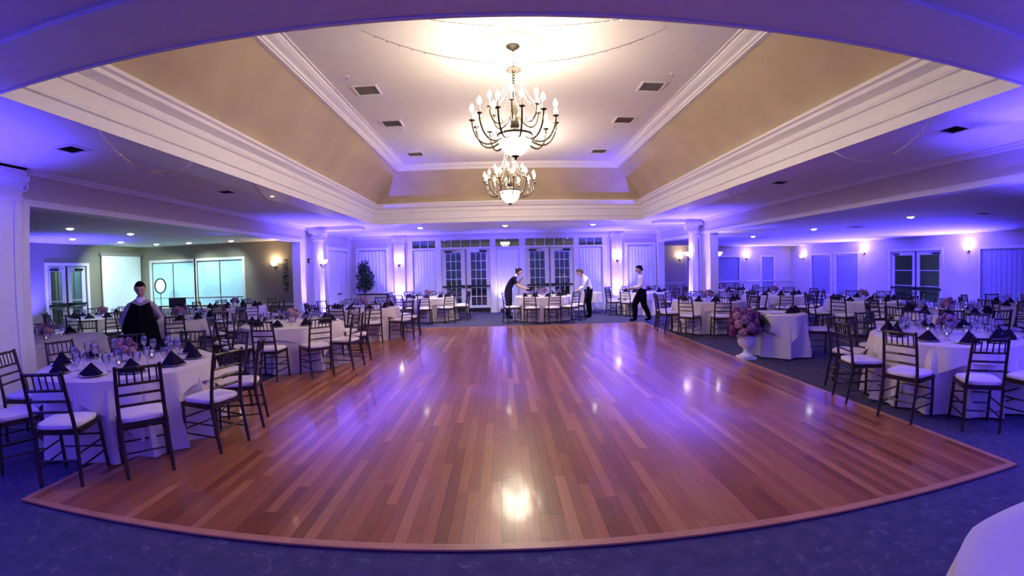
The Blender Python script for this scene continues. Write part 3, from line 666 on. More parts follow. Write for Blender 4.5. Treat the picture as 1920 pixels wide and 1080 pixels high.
sconce((9.69 * sB, RY, 1.98), PI, 'lit wall sconce seen between the right pilaster and round right column', 5)
sconce((13.78 * sB, RY, 1.98), PI, 'lit wall sconce near the far corner of the right room', 5)
sconce((RX, 22.6 * sR, 1.96), PI / 2, 'lit wall sconce on the far right wall, farthest of three', 5)
sconce((RX, 17.9 * sR, 2.08), PI / 2, 'lit wall sconce on the far right wall left of the dark door', 5)
sconce((RX, 12.35 * sR, 2.02), PI / 2, 'lit wall sconce on the far right wall right of the dark door', 5)

# ------------------------------------------------------------------ LED uplights
def uplight(x, y, d, label, e, col=BLUE, ang=70, tilt=0.15):
    t_ = thing('uplight', label, 'uplight', (x, y, 0), group='LED uplights on the floor')
    MB().lathe([(0, 0.03), (0.06, 0.03), (0.065, 0.05), (0.065, 0.16), (0.055, 0.17), (0.055, 0.155), (0, 0.155)], 16).build('housing', 'black_metal', t_, True)
    MB().lathe([(0, 0.156), (0.05, 0.156), (0.04, 0.162), (0, 0.164)], 16).build('lens', 'led_blue', t_, True)
    MB().box(-0.08, -0.07, -0.02, 0.02, 0, 0.11).box(0.07, 0.08, -0.02, 0.02, 0, 0.11).box(-0.08, 0.08, -0.02, 0.02, 0, 0.012).build('yoke', 'black_metal', t_)
    l = light('uplight_lamp', 'SPOT', (0, 0, 0.18), e, col, t_, spot_size=math.radians(ang), spot_blend=0.8, shadow_soft_size=0.05)
    aim(l, (d[0] * tilt, d[1] * tilt, 1))
UE = 2900
UP = [(-5.35, 2.60, (-0.4, -0.6), 'small black LED uplight beside the left edge pilaster', UE * 0.42, 84),
      (5.60, 2.55, (0.4, -0.6), 'small black LED uplight at the right wall in the foreground', UE * 0.46, 84),
      (-5.22, 13.0, (-0.6, 0), 'small black LED uplight at the foot of the round left column', UE * 1.0, 112),
      (5.42, 12.95, (0.6, 0), 'small black LED uplight at the foot of the round right column', UE * 1.0, 112),
      (-3.97, 16.52, (0, 0.8), 'small black LED uplight at the foot of the left pilaster', UE * 0.7, 90),
      (4.42, 16.52, (0, 0.8), 'small black LED uplight at the foot of the right pilaster', UE * 0.7, 90),
      (-0.05, 16.70, (0, 1), 'small black LED uplight at the sheer panel between the french doors', UE * 0.35, 75),
      (RX - 0.45, 16.0, (-4.2, 0), 'small black LED uplight left of the dark door in the right room', UE * 2.1, 110),
      (RX - 0.45, 11.3, (-4.2, 0), 'small black LED uplight right of the dark door in the right room', UE * 2.1, 110),
      (13.0, RY - 0.45, (0, -4.0), 'small black LED uplight near the far corner of the right room', UE * 1.3, 105),
      (6.75, 1.6, (0.6, 0), 'small black LED uplight behind the right wall in the foreground', UE * 1.0, 110),
      (-12.35, 9.3, (0.8, 0), 'small black LED uplight beside the glass door of the left room', UE * 0.5, 95),
      (-5.4, -1.2, (0.3, 0), 'small black LED uplight on the left behind the viewer', UE * 0.88, 118),
      (5.6, -1.2, (-0.3, 0), 'small black LED uplight on the right behind the viewer', UE * 0.88, 118),
      (0.2, -3.5, (0, 0.3), 'small black LED uplight at the front wall', UE * 0.88, 118)]
for x, y, d_, lb, e, a in UP: uplight(x, y, d_, lb, e, BLUE, a)

# ------------------------------------------------------------------ fairy strings and swagged wires
def swag(p, q, sag, label, n=24, beads=False):
    p, q = Vector(p), Vector(q); pts = [p.lerp(q, i / n) - Vector((0, 0, sag * 4 * (i / n) * (1 - i / n))) for i in range(n + 1)]
    t_ = thing('string_light', label, 'string light', tuple(p), group='swagged clear string lights')
    MB().tube([x - p for x in pts], 0.006, 5).build('cord', 'crystal', t_)
    mb = MB()
    for i in range(1, n): mb.ball(pts[i] - p - Vector((0, 0, 0.012)), 0.009, 5, 4)
    tag(mb.build('tiny_bulbs', 'fairy_glow' if beads else 'crystal', t_), kind='stuff')
swag((-1.6, 4.9, ZT), (2.0, 4.9, ZT), 0.50, 'thin string of clear lights swagged before the nearer chandelier')
swag((-1.0, 4.66, ZT), (1.6, 4.66, ZT), 0.17, 'string of tiny lit bulbs close under the raised ceiling', 24, True)
swag((FX0, 3.3, 2.99), (FX0, 4.75, 2.99), 0.26, 'thin wire swag under the left fascia, nearer one')
swag((FX0, 6.1, 2.99), (FX0, 7.4, 2.99), 0.22, 'thin wire swag under the left fascia, farther one')
swag((FX1, 3.2, 2.99), (FX1, 4.7, 2.99), 0.26, 'thin wire swag under the right fascia, nearer one')
swag((FX1, 6.4, 2.99), (FX1, 7.5, 2.99), 0.22, 'thin wire swag under the right fascia, farther one')

# ================================================================== FURNITURE
# ---- chair with ivory cushion and slim turned rails
def bamboo(p, q, r, n=6):
    p, q = Vector(p), Vector(q); L = (q - p).length; k = max(2, int(L / 0.13)); pts, rs = [], []
    for i in range(k + 1):
        t = i / k; c = p.lerp(q, t)
        if 0 < i < k:
            e = 0.006 / L
            for dt, rr in ((-e, r), (0, r * 1.28), (e, r)): pts.append(p.lerp(q, t + dt)); rs.append(rr)
        else: pts.append(c); rs.append(r)
    return pts, rs
def post_at(s_, z): return (s_ * (0.182 - 0.012 * max(0, z - 0.45) / 0.47), -0.19 - (0.075 * ((z - 0.45) / 0.47) ** 1.3 if z > 0.45 else 0) - 0.05 * max(0, (0.40 - z) / 0.40), z)
def front_at(s_, z): return (s_ * (0.19 + 0.012 * (0.45 - z) / 0.45), 0.185 + 0.015 * (0.45 - z) / 0.45, z)
def cushion_mb():
    mb = MB(); n = 24; prof = [(0.90, 0.452), (1.0, 0.458), (1.03, 0.475), (1.0, 0.490), (0.86, 0.500), (0.45, 0.506), (0.0, 0.508)]
    vs, fs = [], []
    for sc_, z in prof:
        for k in range(n):
            a = 2 * PI * k / n; cx_, sy_ = math.cos(a), math.sin(a); m_ = (abs(cx_) ** 5 + abs(sy_) ** 5) ** 0.2
            x, y = cx_ / m_, sy_ / m_; vs.append((x * sc_ * (0.195 + 0.012 * y), y * sc_ * 0.195, z))
    for i in range(len(prof) - 1):
        for k in range(n): k2 = (k + 1) % n; fs.append((i * n + k, i * n + k2, (i + 1) * n + k2, (i + 1) * n + k))
    fs.append(tuple(range(n - 1, -1, -1))); return mb.add(vs, fs)
CH = {}
CH['cushion'] = cushion_mb().mesh('cushion', True)
CH['seat_frame'] = MB().box(-0.19, 0.19, -0.20, -0.165, 0.415, 0.452).box(-0.205, 0.205, 0.165, 0.20, 0.415, 0.452).box(-0.205, -0.17, -0.165, 0.165, 0.415, 0.452).box(0.17, 0.205, -0.165, 0.165, 0.415, 0.452).mesh('seat_frame')
for s_, nm in ((-1, 'a'), (1, 'b')):
    pts = [post_at(s_, z) for z in (0, 0.12, 0.25, 0.40, 0.45, 0.56, 0.68, 0.80, 0.925)]
    CH['post' + nm] = MB().tube(pts, [0.014, 0.017, 0.016, 0.0185, 0.018, 0.0165, 0.017, 0.0155, 0.015], 8).mesh('back_post', True)
    p, r = bamboo(front_at(s_, 0.43), front_at(s_, 0.0), 0.0155); CH['leg' + nm] = MB().tube(p, r, 7).mesh('front_leg', True)
    mb = MB()
    for z in (0.15, 0.26): mb.tube(*bamboo(post_at(s_, z), front_at(s_, z), 0.008), n=6)
    CH['side' + nm] = mb.mesh('side_stretcher', True)
mb = MB()
for z in (0.19, 0.30): mb.tube(*bamboo(front_at(-1, z), front_at(1, z), 0.008), n=6)
CH['front'] = mb.mesh('front_stretcher', True)
CH['back'] = MB().tube(*bamboo(post_at(-1, 0.21), post_at(1, 0.21), 0.008), n=6).mesh('back_stretcher', True)
for z in (0.905, 0.775, 0.69, 0.60): CH['rail%d' % int(z * 1000)] = MB().tube(*bamboo(post_at(-1, z), post_at(1, z), 0.0135 if z > 0.9 else 0.0115), n=6).mesh('back_rail', True)
def spindle_pts(i):
    t = (i + 0.5) / 6; a, b_ = Vector(post_at(-1, 0.775)).lerp(Vector(post_at(1, 0.775)), t), Vector(post_at(-1, 0.905)).lerp(Vector(post_at(1, 0.905)), t); return a, b_
for i in range(6): CH['sp%d' % i] = MB().tube(spindle_pts(i), 0.0075, 5).mesh('spindle', True)
PARTS = [('cushion', 'cushion', 'cushion_ivory'), ('seat_frame', 'seat_frame', 'dark_wood'), ('posta', 'back_post', 'dark_wood'), ('postb', 'back_post', 'dark_wood'), ('lega', 'front_leg', 'dark_wood'), ('legb', 'front_leg', 'dark_wood'),
         ('sidea', 'side_stretcher', 'dark_wood'), ('sideb', 'side_stretcher', 'dark_wood'), ('front', 'front_stretcher', 'dark_wood'), ('back', 'back_stretcher', 'dark_wood')] + \
        [('rail%d' % z, 'back_rail', 'dark_wood') for z in (905, 775, 690, 600)] + [('sp%d' % i, 'spindle', 'dark_wood') for i in range(6)]
# lighter copies for the far tables: frame / backrest / cushion
def joined(keys, name):
    bm = bmesh.new()
    for k in keys: bm.from_mesh(CH[k])
    me = bpy.data.meshes.new(name); bm.to_mesh(me); bm.free(); me.materials.append(MATS['dark_wood']); return me
CH['far_frame'] = joined(['seat_frame', 'posta', 'postb', 'lega', 'legb', 'sidea', 'sideb', 'front', 'back'], 'frame')
CH['far_back'] = joined(['rail905', 'rail775', 'rail690', 'rail600'] + ['sp%d' % i for i in range(6)], 'backrest')
FAR = [('cushion', 'cushion', 'cushion_ivory'), ('far_frame', 'frame', 'dark_wood'), ('far_back', 'backrest', 'dark_wood')]
def chair(loc, rz, label, group, far=False, z0=0.0, name='banquet_chair', skip=()):
    t_ = thing(name, label, 'chair', (loc[0], loc[1], z0), rz, group)
    for k, nm, mt in (FAR if far else PARTS):
        if k in skip: continue
        obj(nm, CH[k], mt, t_)
    return t_

# ---- tables
def cloth_mesh(R, folds, seed, hem=0.025, overlay=None, zt=0.76):
    rnd = random.Random(seed); n = folds * 10; vs, fs = [], []
    ph = [rnd.uniform(0, 6.28) for _ in range(4)]
    def fold(a): return 0.60 * (1 - 2 * abs(math.sin(0.5 * (folds * a + 1.2 * math.sin(2 * a + ph[0]) + ph[1])))) + 0.3 * math.cos((folds * 0.6 // 1) * a + ph[2]) + 0.15 * math.cos(3 * a + ph[3])
    rings = [(0.0, 0.002), (0.5, 0.002), (0.93, 0.002), (0.985, 0.0)] if not overlay else [(0.0, 0.006), (0.5, 0.006), (0.93, 0.006), (0.99, 0.004)]
    for f_, dz in rings:
        for k in range(n): a = 2 * PI * k / n; vs.append((R * f_ * math.cos(a), R * f_ * math.sin(a), zt + dz))
    steps = 9
    for j in range(steps):
        t = j / (steps - 1)
        for k in range(n):
            a = 2 * PI * k / n
            if overlay:
                aa = a + ph[0]; ext = overlay / max(abs(math.cos(aa)), abs(math.sin(aa))); drop = min(max(ext - R, 0.06), zt - 0.08)
            else: drop = zt - hem - 0.012 * fold(a)
            z = zt - 0.012 - (drop - 0.012) * t; q = (zt - z) / zt
            r = R + (0.026 if overlay else 0.004) + 0.06 * q + fold(a) * (0.14 if not overlay else 0.095) * q ** 0.6
            vs.append((r * math.cos(a), r * math.sin(a), z))
    m_ = len(rings) + steps
    for i in range(m_ - 1):
        for k in range(n): k2 = (k + 1) % n; fs.append((i * n + k, i * n + k2, (i + 1) * n + k2, (i + 1) * n + k))
    return MB().add(vs, fs)
TOP = 0.768
napk = []
for q in range(3):
    rnd = random.Random(q); h = 0.115 + 0.015 * q; w_ = 0.135; mb = MB()
    vs = [(0, 0.01, h), (-w_, -0.04, 0), (0, -0.095, 0.0), (w_, -0.04, 0), (w_ * 0.5, 0.085, 0), (-w_ * 0.5, 0.085, 0), (0, -0.035, h * 0.62), (-w_ * 0.45, -0.03, h * 0.40), (w_ * 0.45, -0.03, h * 0.40)]
    mb.add(vs, [(0, 7, 6), (0, 6, 8), (7, 1, 2), (7, 2, 6), (6, 2, 8), (8, 2, 3), (0, 8, 3), (0, 3, 4), (0, 4, 5), (0, 5, 1), (0, 1, 7), (1, 5, 4, 3, 2)])
    napk.append(mb.mesh('folded_napkin'))
GL = {'wine_glass': MB().lathe([(0, 0.002), (0.034, 0.002), (0.034, 0.005), (0.006, 0.010), (0.004, 0.085), (0.012, 0.095), (0.034, 0.125), (0.038, 0.155), (0.031, 0.20), (0.029, 0.20), (0.036, 0.155), (0.032, 0.127), (0.0, 0.10)], 12).mesh('wine_glass', True),
      'water_goblet': MB().lathe([(0, 0.002), (0.036, 0.002), (0.036, 0.005), (0.007, 0.012), (0.006, 0.055), (0.02, 0.065), (0.040, 0.10), (0.042, 0.14), (0.038, 0.165), (0.036, 0.165), (0.040, 0.14), (0.037, 0.10), (0.0, 0.07)], 12).mesh('water_goblet', True)}
plate_me = MB().lathe([(0, 0.002), (0.07, 0.002), (0.085, 0.006), (0.125, 0.014), (0.126, 0.017), (0.085, 0.010), (0, 0.006)], 20).mesh('plate', True)
votive_glass = MB().lathe([(0, 0.002), (0.026, 0.002), (0.032, 0.06), (0.030, 0.06), (0.024, 0.008), (0, 0.008)], 12).mesh('votive_glass', True)
votive_wax = MB().lathe([(0, 0.009), (0.022, 0.009), (0.024, 0.03), (0, 0.03)], 10).mesh('wax', True)
votive_flame = MB().lathe([(0, 0.03), (0.004, 0.036), (0.003, 0.046), (0, 0.054)], 6).mesh('flame', True)
def blossom_mesh(r, seed):
    rnd = random.Random(seed); mb = MB()
    for i in range(46):
        z = 1 - 2 * (i + 0.5) / 46; a = i * 2.39996; rr = math.sqrt(1 - z * z); c = Vector((rr * math.cos(a), rr * math.sin(a), z))
        u = c.cross(Vector((0.3, 0.2, 1))).normalized(); v_ = c.cross(u); s_ = r * 0.42; o = c * r * rnd.uniform(0.82, 1.0); tw = rnd.uniform(0, 6)
        u, v_ = u * math.cos(tw) + v_ * math.sin(tw), v_ * math.cos(tw) - u * math.sin(tw)
        mb.add([o + u * s_ - c * s_ * 0.3, o + v_ * s_ * 0.8 + c * s_ * 0.15, o - u * s_ - c * s_ * 0.25, o - v_ * s_ * 0.8 + c * s_ * 0.1], [(0, 1, 2, 3)])
    mb.ball((0, 0, 0), r * 0.8, 8, 6); return mb.mesh('blossom')
BL = {}
for mt in ('flower_mauve', 'flower_blush', 'flower_plum'):
    for q in range(2):
        BL[mt, q] = blossom_mesh(1.0, q + 5); BL[mt, q].materials.append(MATS[mt])
vase_me = MB().lathe([(0, 0.003), (0.05, 0.003), (0.07, 0.03), (0.075, 0.07), (0.06, 0.11), (0.056, 0.11), (0.07, 0.07), (0.064, 0.03), (0, 0.01)], 16).mesh('vase', True)
leaf_me = MB().add([(0, 0, 0), (0.35, 0.22, 0.06), (1, 0, 0.0), (0.35, -0.22, 0.06), (0.4, 0, 0.0)], [(0, 4, 1), (1, 4, 2), (2, 4, 3), (3, 4, 0)]).mesh('leaf')
def blossoms(parent, c, R, n, r, seed, mats, squash=0.8):
    rnd = random.Random(seed)
    for i in range(n):
        z = 1 - 1.55 * (i + 0.5) / n; a = i * 2.39996 + seed; rr = math.sqrt(max(0, 1 - z * z))
        o = obj('blossom', BL[mats[i % len(mats)], i % 2], None, parent); s_ = r * rnd.uniform(0.8, 1.2)
        o.location = (c[0] + R * rr * math.cos(a), c[1] + R * rr * math.sin(a), c[2] + R * squash * z); o.scale = (s_, s_, s_); o.rotation_euler = (rnd.uniform(0, 3), rnd.uniform(0, 3), rnd.uniform(0, 3))
def centrepiece(x, y, label, seed, size=1.0):
    t_ = thing('floral_centrepiece', label, 'flowers', (x, y, TOP), 0, 'floral table centrepieces')
    obj('vase', vase_me, 'clear_glass', t_)
    blossoms(t_, (0, 0, 0.19 * size), 0.115 * size, 11, 0.062 * size, seed, ('flower_mauve', 'flower_blush', 'flower_mauve'))
    rnd = random.Random(seed)
    for i in range(6):
        o = obj('leaf', leaf_me, 'leaf_green', t_); o.location = (0, 0, 0.13); o.scale = (0.17, 0.16, 0.16); o.rotation_euler = (0, rnd.uniform(-0.5, 0.1), i * 1.05)
SIDES = ['right', 'far right', 'far', 'far left', 'left', 'near left', 'near', 'near right']
def rel_side(cx_, cy_, x, y):
    """direction of (x,y) from the table centre in the viewer's frame (away from the camera = far)"""
    va = math.atan2(cy_, cx_); a = math.atan2(y - cy_, x - cx_); d = (a - va + PI / 2) % (2 * PI)   # pi/2 = far
    return d
HOURS = ['twelve', 'one', 'two', 'three', 'four', 'five', 'six', 'seven', 'eight', 'nine', 'ten', 'eleven']
def clock_places(cx_, cy_, angles):
    """hour of each place as on a clock face whose six lies nearest the viewer"""
    want = sorted(((90 - math.degrees(rel_side(cx_, cy_, cx_ + math.cos(math.radians(a)), cy_ + math.sin(math.radians(a))))) / 30 % 12, a) for a in angles)
    used, out = set(), {}
    for h_, a in want:
        for dlt in sorted(range(-6, 7), key=lambda d: abs(h_ - (round(h_) + d))):
            k = (round(h_) + dlt) % 12
            if k not in used: used.add(k); out[a] = HOURS[k] + " o'clock"; break
    return {a: out[a] for a in angles}
def banquet(cx_, cy_, phrase, angles, seed, R=0.87, far=False, dist=1.13, goblets=True, glasses=True, no_settings=(), center=True, overlay=True, plates=True, cup_ph=0.0):
    t_ = thing('banquet_table', 'round table in floor-length ivory cloth, the %s' % phrase, 'table', (cx_, cy_, 0), 0, 'round banquet tables')
    MB().lathe([(0, 0.735), (R - 0.02, 0.735), (R - 0.02, 0.756), (0, 0.756)], 32).build('tabletop', 'dark_wood', t_)
    MB().lathe([(0, 0), (0.30, 0), (0.30, 0.03), (0.05, 0.06), (0.05, 0.735), (0, 0.735)], 12).build('pedestal', 'black_metal', t_)
    cloth_mesh(R, 17, seed).build('tablecloth', 'cloth_ivory', t_, True)
    if overlay: cloth_mesh(R + 0.004, 13, seed + 50, overlay=1.05).build('overlay_cloth', 'cloth_ivory', t_, True)
    rnd = random.Random(seed)
    lab = clock_places(cx_, cy_, angles)
    for a in angles:
        rad = math.radians(a + rnd.uniform(-2, 2)); dd = dist + rnd.uniform(-0.03, 0.05)
        x, y = cx_ + dd * math.cos(rad), cy_ + dd * math.sin(rad)
        z0 = 0.0
        if FX0 - 0.2 < x < FX1 + 0.2 and FY0 < y < FY1: z0 = 0.0195
        chair((x, y), rad + PI / 2 + rnd.uniform(-0.09, 0.09), 'dark wood chair, ivory cushion, at %s of the %s' % (lab[a], phrase), 'chairs at the %s' % phrase, far, z0)
    g = phrase
    for i, a in enumerate(SET(angles)):
        if a in no_settings: continue
        rad = math.radians(a); c_, s_ = math.cos(rad), math.sin(rad)
        def at(r, off): return (cx_ + r * c_ - off * s_, cy_ + r * s_ + off * c_, TOP)
        o = obj('folded_napkin', napk[i % 3], 'napkin_plum'); p = at(R - 0.17, rnd.uniform(-0.03, 0.03)); o.location = (p[0], p[1], TOP + (0.007 if plates else 0)); o.rotation_euler = (0, 0, rad + PI / 2 + rnd.uniform(-0.5, 0.5))
        tag(o, 'dark peaked napkin at %s on the %s' % (lab[a], g), 'napkin', 'napkins on the %s' % g)
        if plates:
            o = obj('plate', plate_me, 'porcelain'); o.location = at(R - 0.17, 0); tag(o, 'white plate at %s on the %s' % (lab[a], g), 'plate', 'plates on the %s' % g)
        if glasses:
            o = obj('wine_glass', GL['wine_glass'], 'clear_glass'); o.location = at(R - 0.37, 0.15); tag(o, 'tall clear wine glass at %s on the %s' % (lab[a], g), 'glass', 'wine glasses on the %s' % g)
        if goblets:
            o = obj('water_goblet', GL['water_goblet'], 'clear_glass'); o.location = at(R - 0.34, 0.05); tag(o, 'short clear goblet at %s on the %s' % (lab[a], g), 'glass', 'water goblets on the %s' % g)
    if center:
        centrepiece(cx_, cy_, 'low bouquet of mauve flowers on the %s' % g, seed, 0.78)
        vl = dict(zip(range(3), clock_places(cx_, cy_, [math.degrees(seed + q * 2.09) for q in range(3)]).values()))
        for k in range(3):
            a = seed + k * 2.09; v_ = thing('votive_candle', 'lit votive candle, %s side of the bouquet, %s' % (vl[k], g), 'candle', (cx_ + 0.26 * math.cos(a), cy_ + 0.26 * math.sin(a), TOP), 0, 'votives on the %s' % g)
            obj('cup', votive_glass, 'clear_glass', v_); obj('wax', votive_wax, 'candle_wax', v_); obj('flame', votive_flame, 'flame', v_)
def SET(angles): return angles
def ring(a0, n=10, skip=()): return [a0 + 360 / n * i for i in range(n) if i not in skip]
banquet(-3.93, 3.92, 'foremost left table', [-71, -41, -8.5, 24, 60, 96, 132, 168, -156, -112], 1)
banquet(-3.80, 7.60, 'second left floor-side table', [-83, -45, -14, 20, 55, 92, 128, 165, -158, -118], 2)
banquet(-3.50, 10.85, 'third left floor-side table', [-62, -24, 12, 48, 85, 122, 158, -165, -132, -98], 3)
banquet(-2.50, 14.75, 'table before the left french doors', ring(-86), 4, far=True)
banquet(1.27, 14.20, 'table tended by two people', [-82, -114, -48, -150, -14, 58, 96], 5, far=True, no_settings=())
banquet(4.90, 15.10, 'table behind the walking person', [-170, -135, -60, -20, 20, 60, 100, 140], 6, far=True)
banquet(5.15, 10.60, 'table behind the flower urn', [-172, -136, -100, -64, -28, 8, 44, 80, 116, 152], 7)
banquet(5.25, 4.10, 'foremost right table', [-158, -125, -92, 165, 130, 94, 58, 22, -14, -55], 8)
banquet(8.60, 9.10, 'table before the dark door', ring(-120), 9, far=True, goblets=False)
banquet(7.90, 11.90, 'middle right room table', ring(-110), 10, far=True, goblets=False)
banquet(7.75, 14.80, 'rearmost right room table', ring(-105), 11, far=True, goblets=False)
banquet(7.75, 6.05, 'second right table', ring(-140), 12, far=True)
banquet(10.6, 6.2, 'outermost right table', ring(-150), 13, far=True, goblets=False)
banquet(-7.05, 5.35, 'table beside the left pilaster', [-140, -104, -68, 148, 112, 184], 14, far=True)
banquet(-7.00, 8.55, 'front left room table', [-88, -52, -18, 18, 54, 90, 126, 162, 198], 15, far=True)
banquet(-9.85, 9.15, 'table by the glass door', ring(-70), 16, far=True, goblets=False)
banquet(-7.75, 11.90, 'rear left room table', ring(-75), 17, far=True, goblets=False)
# near table cut by the right edge of the view
banquet(1.78, 0.10, 'table in the lower right corner', [0, -50], 18, overlay=True, glasses=False, goblets=False, no_settings=(0, -50), center=False)
# small cake table with overlay and stool
t_ = thing('cake_table', 'small round table with draped ivory overlay beside the flower urn', 'table', (4.92, 7.22, 0))
MB().lathe([(0, 0.735), (0.43, 0.735), (0.43, 0.756), (0, 0.756)], 24).build('tabletop', 'dark_wood', t_)
MB().lathe([(0, 0), (0.22, 0), (0.22, 0.03), (0.04, 0.06), (0.04, 0.735), (0, 0.735)], 12).build('pedestal', 'black_metal', t_)
cloth_mesh(0.45, 9, 21).build('tablecloth', 'cloth_ivory', t_, True)
cloth_mesh(0.454, 8, 23, overlay=0.72).build('overlay_cloth', 'cloth_ivory', t_, True)
for i, (dx, dy) in enumerate(((0.12, -0.16), (0.28, -0.08))):
    o = obj('folded_napkin', napk[i], 'napkin_plum'); o.location = (4.92 + dx, 7.22 + dy, TOP); o.rotation_euler = (0, 0, i); tag(o, 'dark folded napkin on the small urn-side table, %s' % ('left one' if i == 0 else 'right one'), 'napkin', 'napkins on the cake table')
for i, (dx, dy) in enumerate(((-0.05, -0.2), (0.2, 0.1))):
    o = obj('wine_glass', GL['wine_glass'], 'clear_glass'); o.location = (4.92 + dx, 7.22 + dy, TOP); tag(o, 'clear wine glass on the small urn-side table, %s' % ('left one' if i == 0 else 'right one'), 'glass', 'glasses on the cake table')
o = obj('plate', plate_me, 'porcelain'); o.location = (4.74, 7.12, TOP); tag(o, 'white plate on the small urn-side table', 'plate')
chair((5.55, 6.95), 2.68, 'backless dark wood seat with ivory cushion beside the small urn-side table', None, False, 0, 'banquet_stool', ('posta', 'postb', 'back', 'rail905', 'rail775', 'rail690', 'rail600', 'sp0', 'sp1', 'sp2', 'sp3', 'sp4', 'sp5', 'sidea', 'sideb'))
st = [o for o in C.objects if o.name.startswith('banquet_stool')][0]
for s_ in (-1, 1):
    MB().tube([(s_ * 0.182, -0.185, 0.43), (s_ * 0.188, -0.20, 0.0)], 0.013, 7).build('back_leg', 'dark_wood', st, True)
    mb = MB()
    for z in (0.15, 0.26): mb.tube([(s_ * 0.185, -0.19, z), front_at(s_, z)], 0.008, 6)
    mb.build('side_stretcher', 'dark_wood', st)

# ------------------------------------------------------------------ flower urn
t_ = thing('flower_urn', 'white pedestal urn with a large mauve and plum flower arrangement by the dance floor', 'flower urn', (4.17, 7.08, 0))
MB().box(-0.13, 0.13, -0.13, 0.13, 0, 0.05).build('plinth', 'stone_white', t_)
MB().lathe([(0, 0.05), (0.12, 0.05), (0.12, 0.07), (0.06, 0.10), (0.045, 0.15), (0.07, 0.19), (0.13, 0.23), (0.155, 0.30), (0.15, 0.36), (0.18, 0.39), (0.18, 0.41), (0.14, 0.41), (0.12, 0.36), (0, 0.34)], 24).build('urn', 'stone_white', t_, True)
blossoms(t_, (-0.09, -0.06, 0.60), 0.22, 24, 0.082, 4, ('flower_mauve', 'flower_blush', 'flower_plum', 'flower_plum'), 1.15)
rnd = random.Random(5)
for i in range(70):
    o = obj('leaf', leaf_me, 'leaf_green', t_); o.location = (0.08 + rnd.uniform(-0.10, 0.12), rnd.uniform(-0.16, 0.12), 0.42 + rnd.uniform(0, 0.38)); s_ = rnd.uniform(0.16, 0.30); o.scale = (s_, s_, s_)
    o.rotation_euler = (rnd.uniform(-0.4, 0.4), rnd.uniform(-0.7, 0.7), rnd.uniform(-1.6, 1.6) if i % 3 else rnd.uniform(0, 6.28))

# ------------------------------------------------------------------ ficus in the corner
t_ = thing('ficus_tree', 'potted ficus tree in the back left corner of the hall', 'potted plant', (-5.22, 16.4, 0))
MB().lathe([(0, 0), (0.15, 0), (0.20, 0.30), (0.21, 0.33), (0.18, 0.33), (0.17, 0.28), (0, 0.28)], 18).build('pot', 'bronze', t_, True)
MB().tube([(0, 0, 0.25), (0.03, 0.01, 0.7), (-0.02, 0.0, 1.1), (0.02, 0, 1.6)], [0.03, 0.025, 0.02, 0.01], 7).build('trunk', 'bark', t_, True)
for c, r, n, sd in (((0, 0, 1.86), (0.24, 0.22, 0.24), 260, 1), ((0.05, 0, 1.50), (0.36, 0.3, 0.30), 420, 2), ((0.02, 0, 1.16), (0.34, 0.3, 0.26), 360, 3), ((0.22, -0.05, 1.3), (0.22, 0.2, 0.25), 160, 4)):
    leaf_blob(c, r, n, 0.055, sd).build('foliage', 'leaf_green', t_)
for k in range(4):
    a = k * 1.7; MB().tube([(0, 0, 0.95 + 0.15 * k), (0.16 * math.cos(a), 0.14 * math.sin(a), 1.2 + 0.15 * k)], [0.01, 0.005], 5).build('branch', 'bark', t_)

# ------------------------------------------------------------------ left room extras
t_ = thing('projection_screen', 'bright white pull-down projection screen on the far left wall', 'screen', (LX + 0.10, 12.72, 0))
MB().box(-0.002, 0.002, -0.86, 0.86, 0.62, 2.44).build('screen_sheet', 'screen_white', t_)
MB().box(-0.05, 0.05, -0.95, 0.95, 2.44, 2.54).build('screen_case', 'vent_grey', t_)
MB().box(-0.012, 0.012, -0.88, 0.88, 0.58, 0.62).build('bottom_bar', 'black_metal', t_)
MB().box(-0.004, 0.001, -0.90, -0.86, 0.62, 2.44).build('edge_border', 'cove_tan', t_)
t_ = thing('ring_lamp', 'oval black ring lamp on a slim stand before the blind window', 'lamp', (-11.3, 12.95, 0), 0.7)
MB().lathe([(0, 0), (0.16, 0), (0.16, 0.02), (0.02, 0.03), (0, 0.03)], 16).build('base', 'black_metal', t_, True)
MB().tube([(0, 0, 0.02), (0, 0, 1.16)], 0.012, 8).build('stand', 'black_metal', t_)
MB().tube([(0.17 * math.cos(a), 0, 1.41 + 0.24 * math.sin(a)) for a in [2 * PI * i / 28 for i in range(29)]], 0.022, 8).build('ring', 'black_metal', t_, True)
mb = MB(); mb.add([(0.150 * math.cos(2 * PI * i / 28), y, 1.41 + 0.22 * math.sin(2 * PI * i / 28)) for y in (-0.006, 0.006) for i in range(28)], [tuple(range(28)), tuple(range(55, 27, -1))] + [(i, 28 + i, 28 + (i + 1) % 28, (i + 1) % 28) for i in range(28)])
mb.build('mirror_disc', 'porcelain', t_)
t_ = thing('display_board', 'dark rectangular board on an easel in the left room', 'board', (-10.3, 12.55, 0), 0.6)
MB().box(-0.26, 0.26, -0.015, 0.015, 0.72, 1.02).build('panel', 'black_metal', t_)
for x in (-0.2, 0.2): MB().tube([(x * 1.2, -0.06, 0), (x * 0.8, 0.02, 1.0)], 0.012, 6).build('leg', 'dark_wood', t_)
MB().tube([(0, 0.35, 0), (0, 0.03, 0.98)], 0.012, 6).build('rear_leg', 'dark_wood', t_)
t_ = thing('leaf_garland', 'vertical garland of dark leaves on the pale left room wall', 'wall decoration', (-7.0, LY, 0))
MB().tube([(0, -0.02, 2.14), (0.02, -0.02, 1.8), (-0.02, -0.02, 1.4), (0, -0.02, 1.06)], 0.008, 6).build('stem', 'bark', t_)
rnd = random.Random(3)
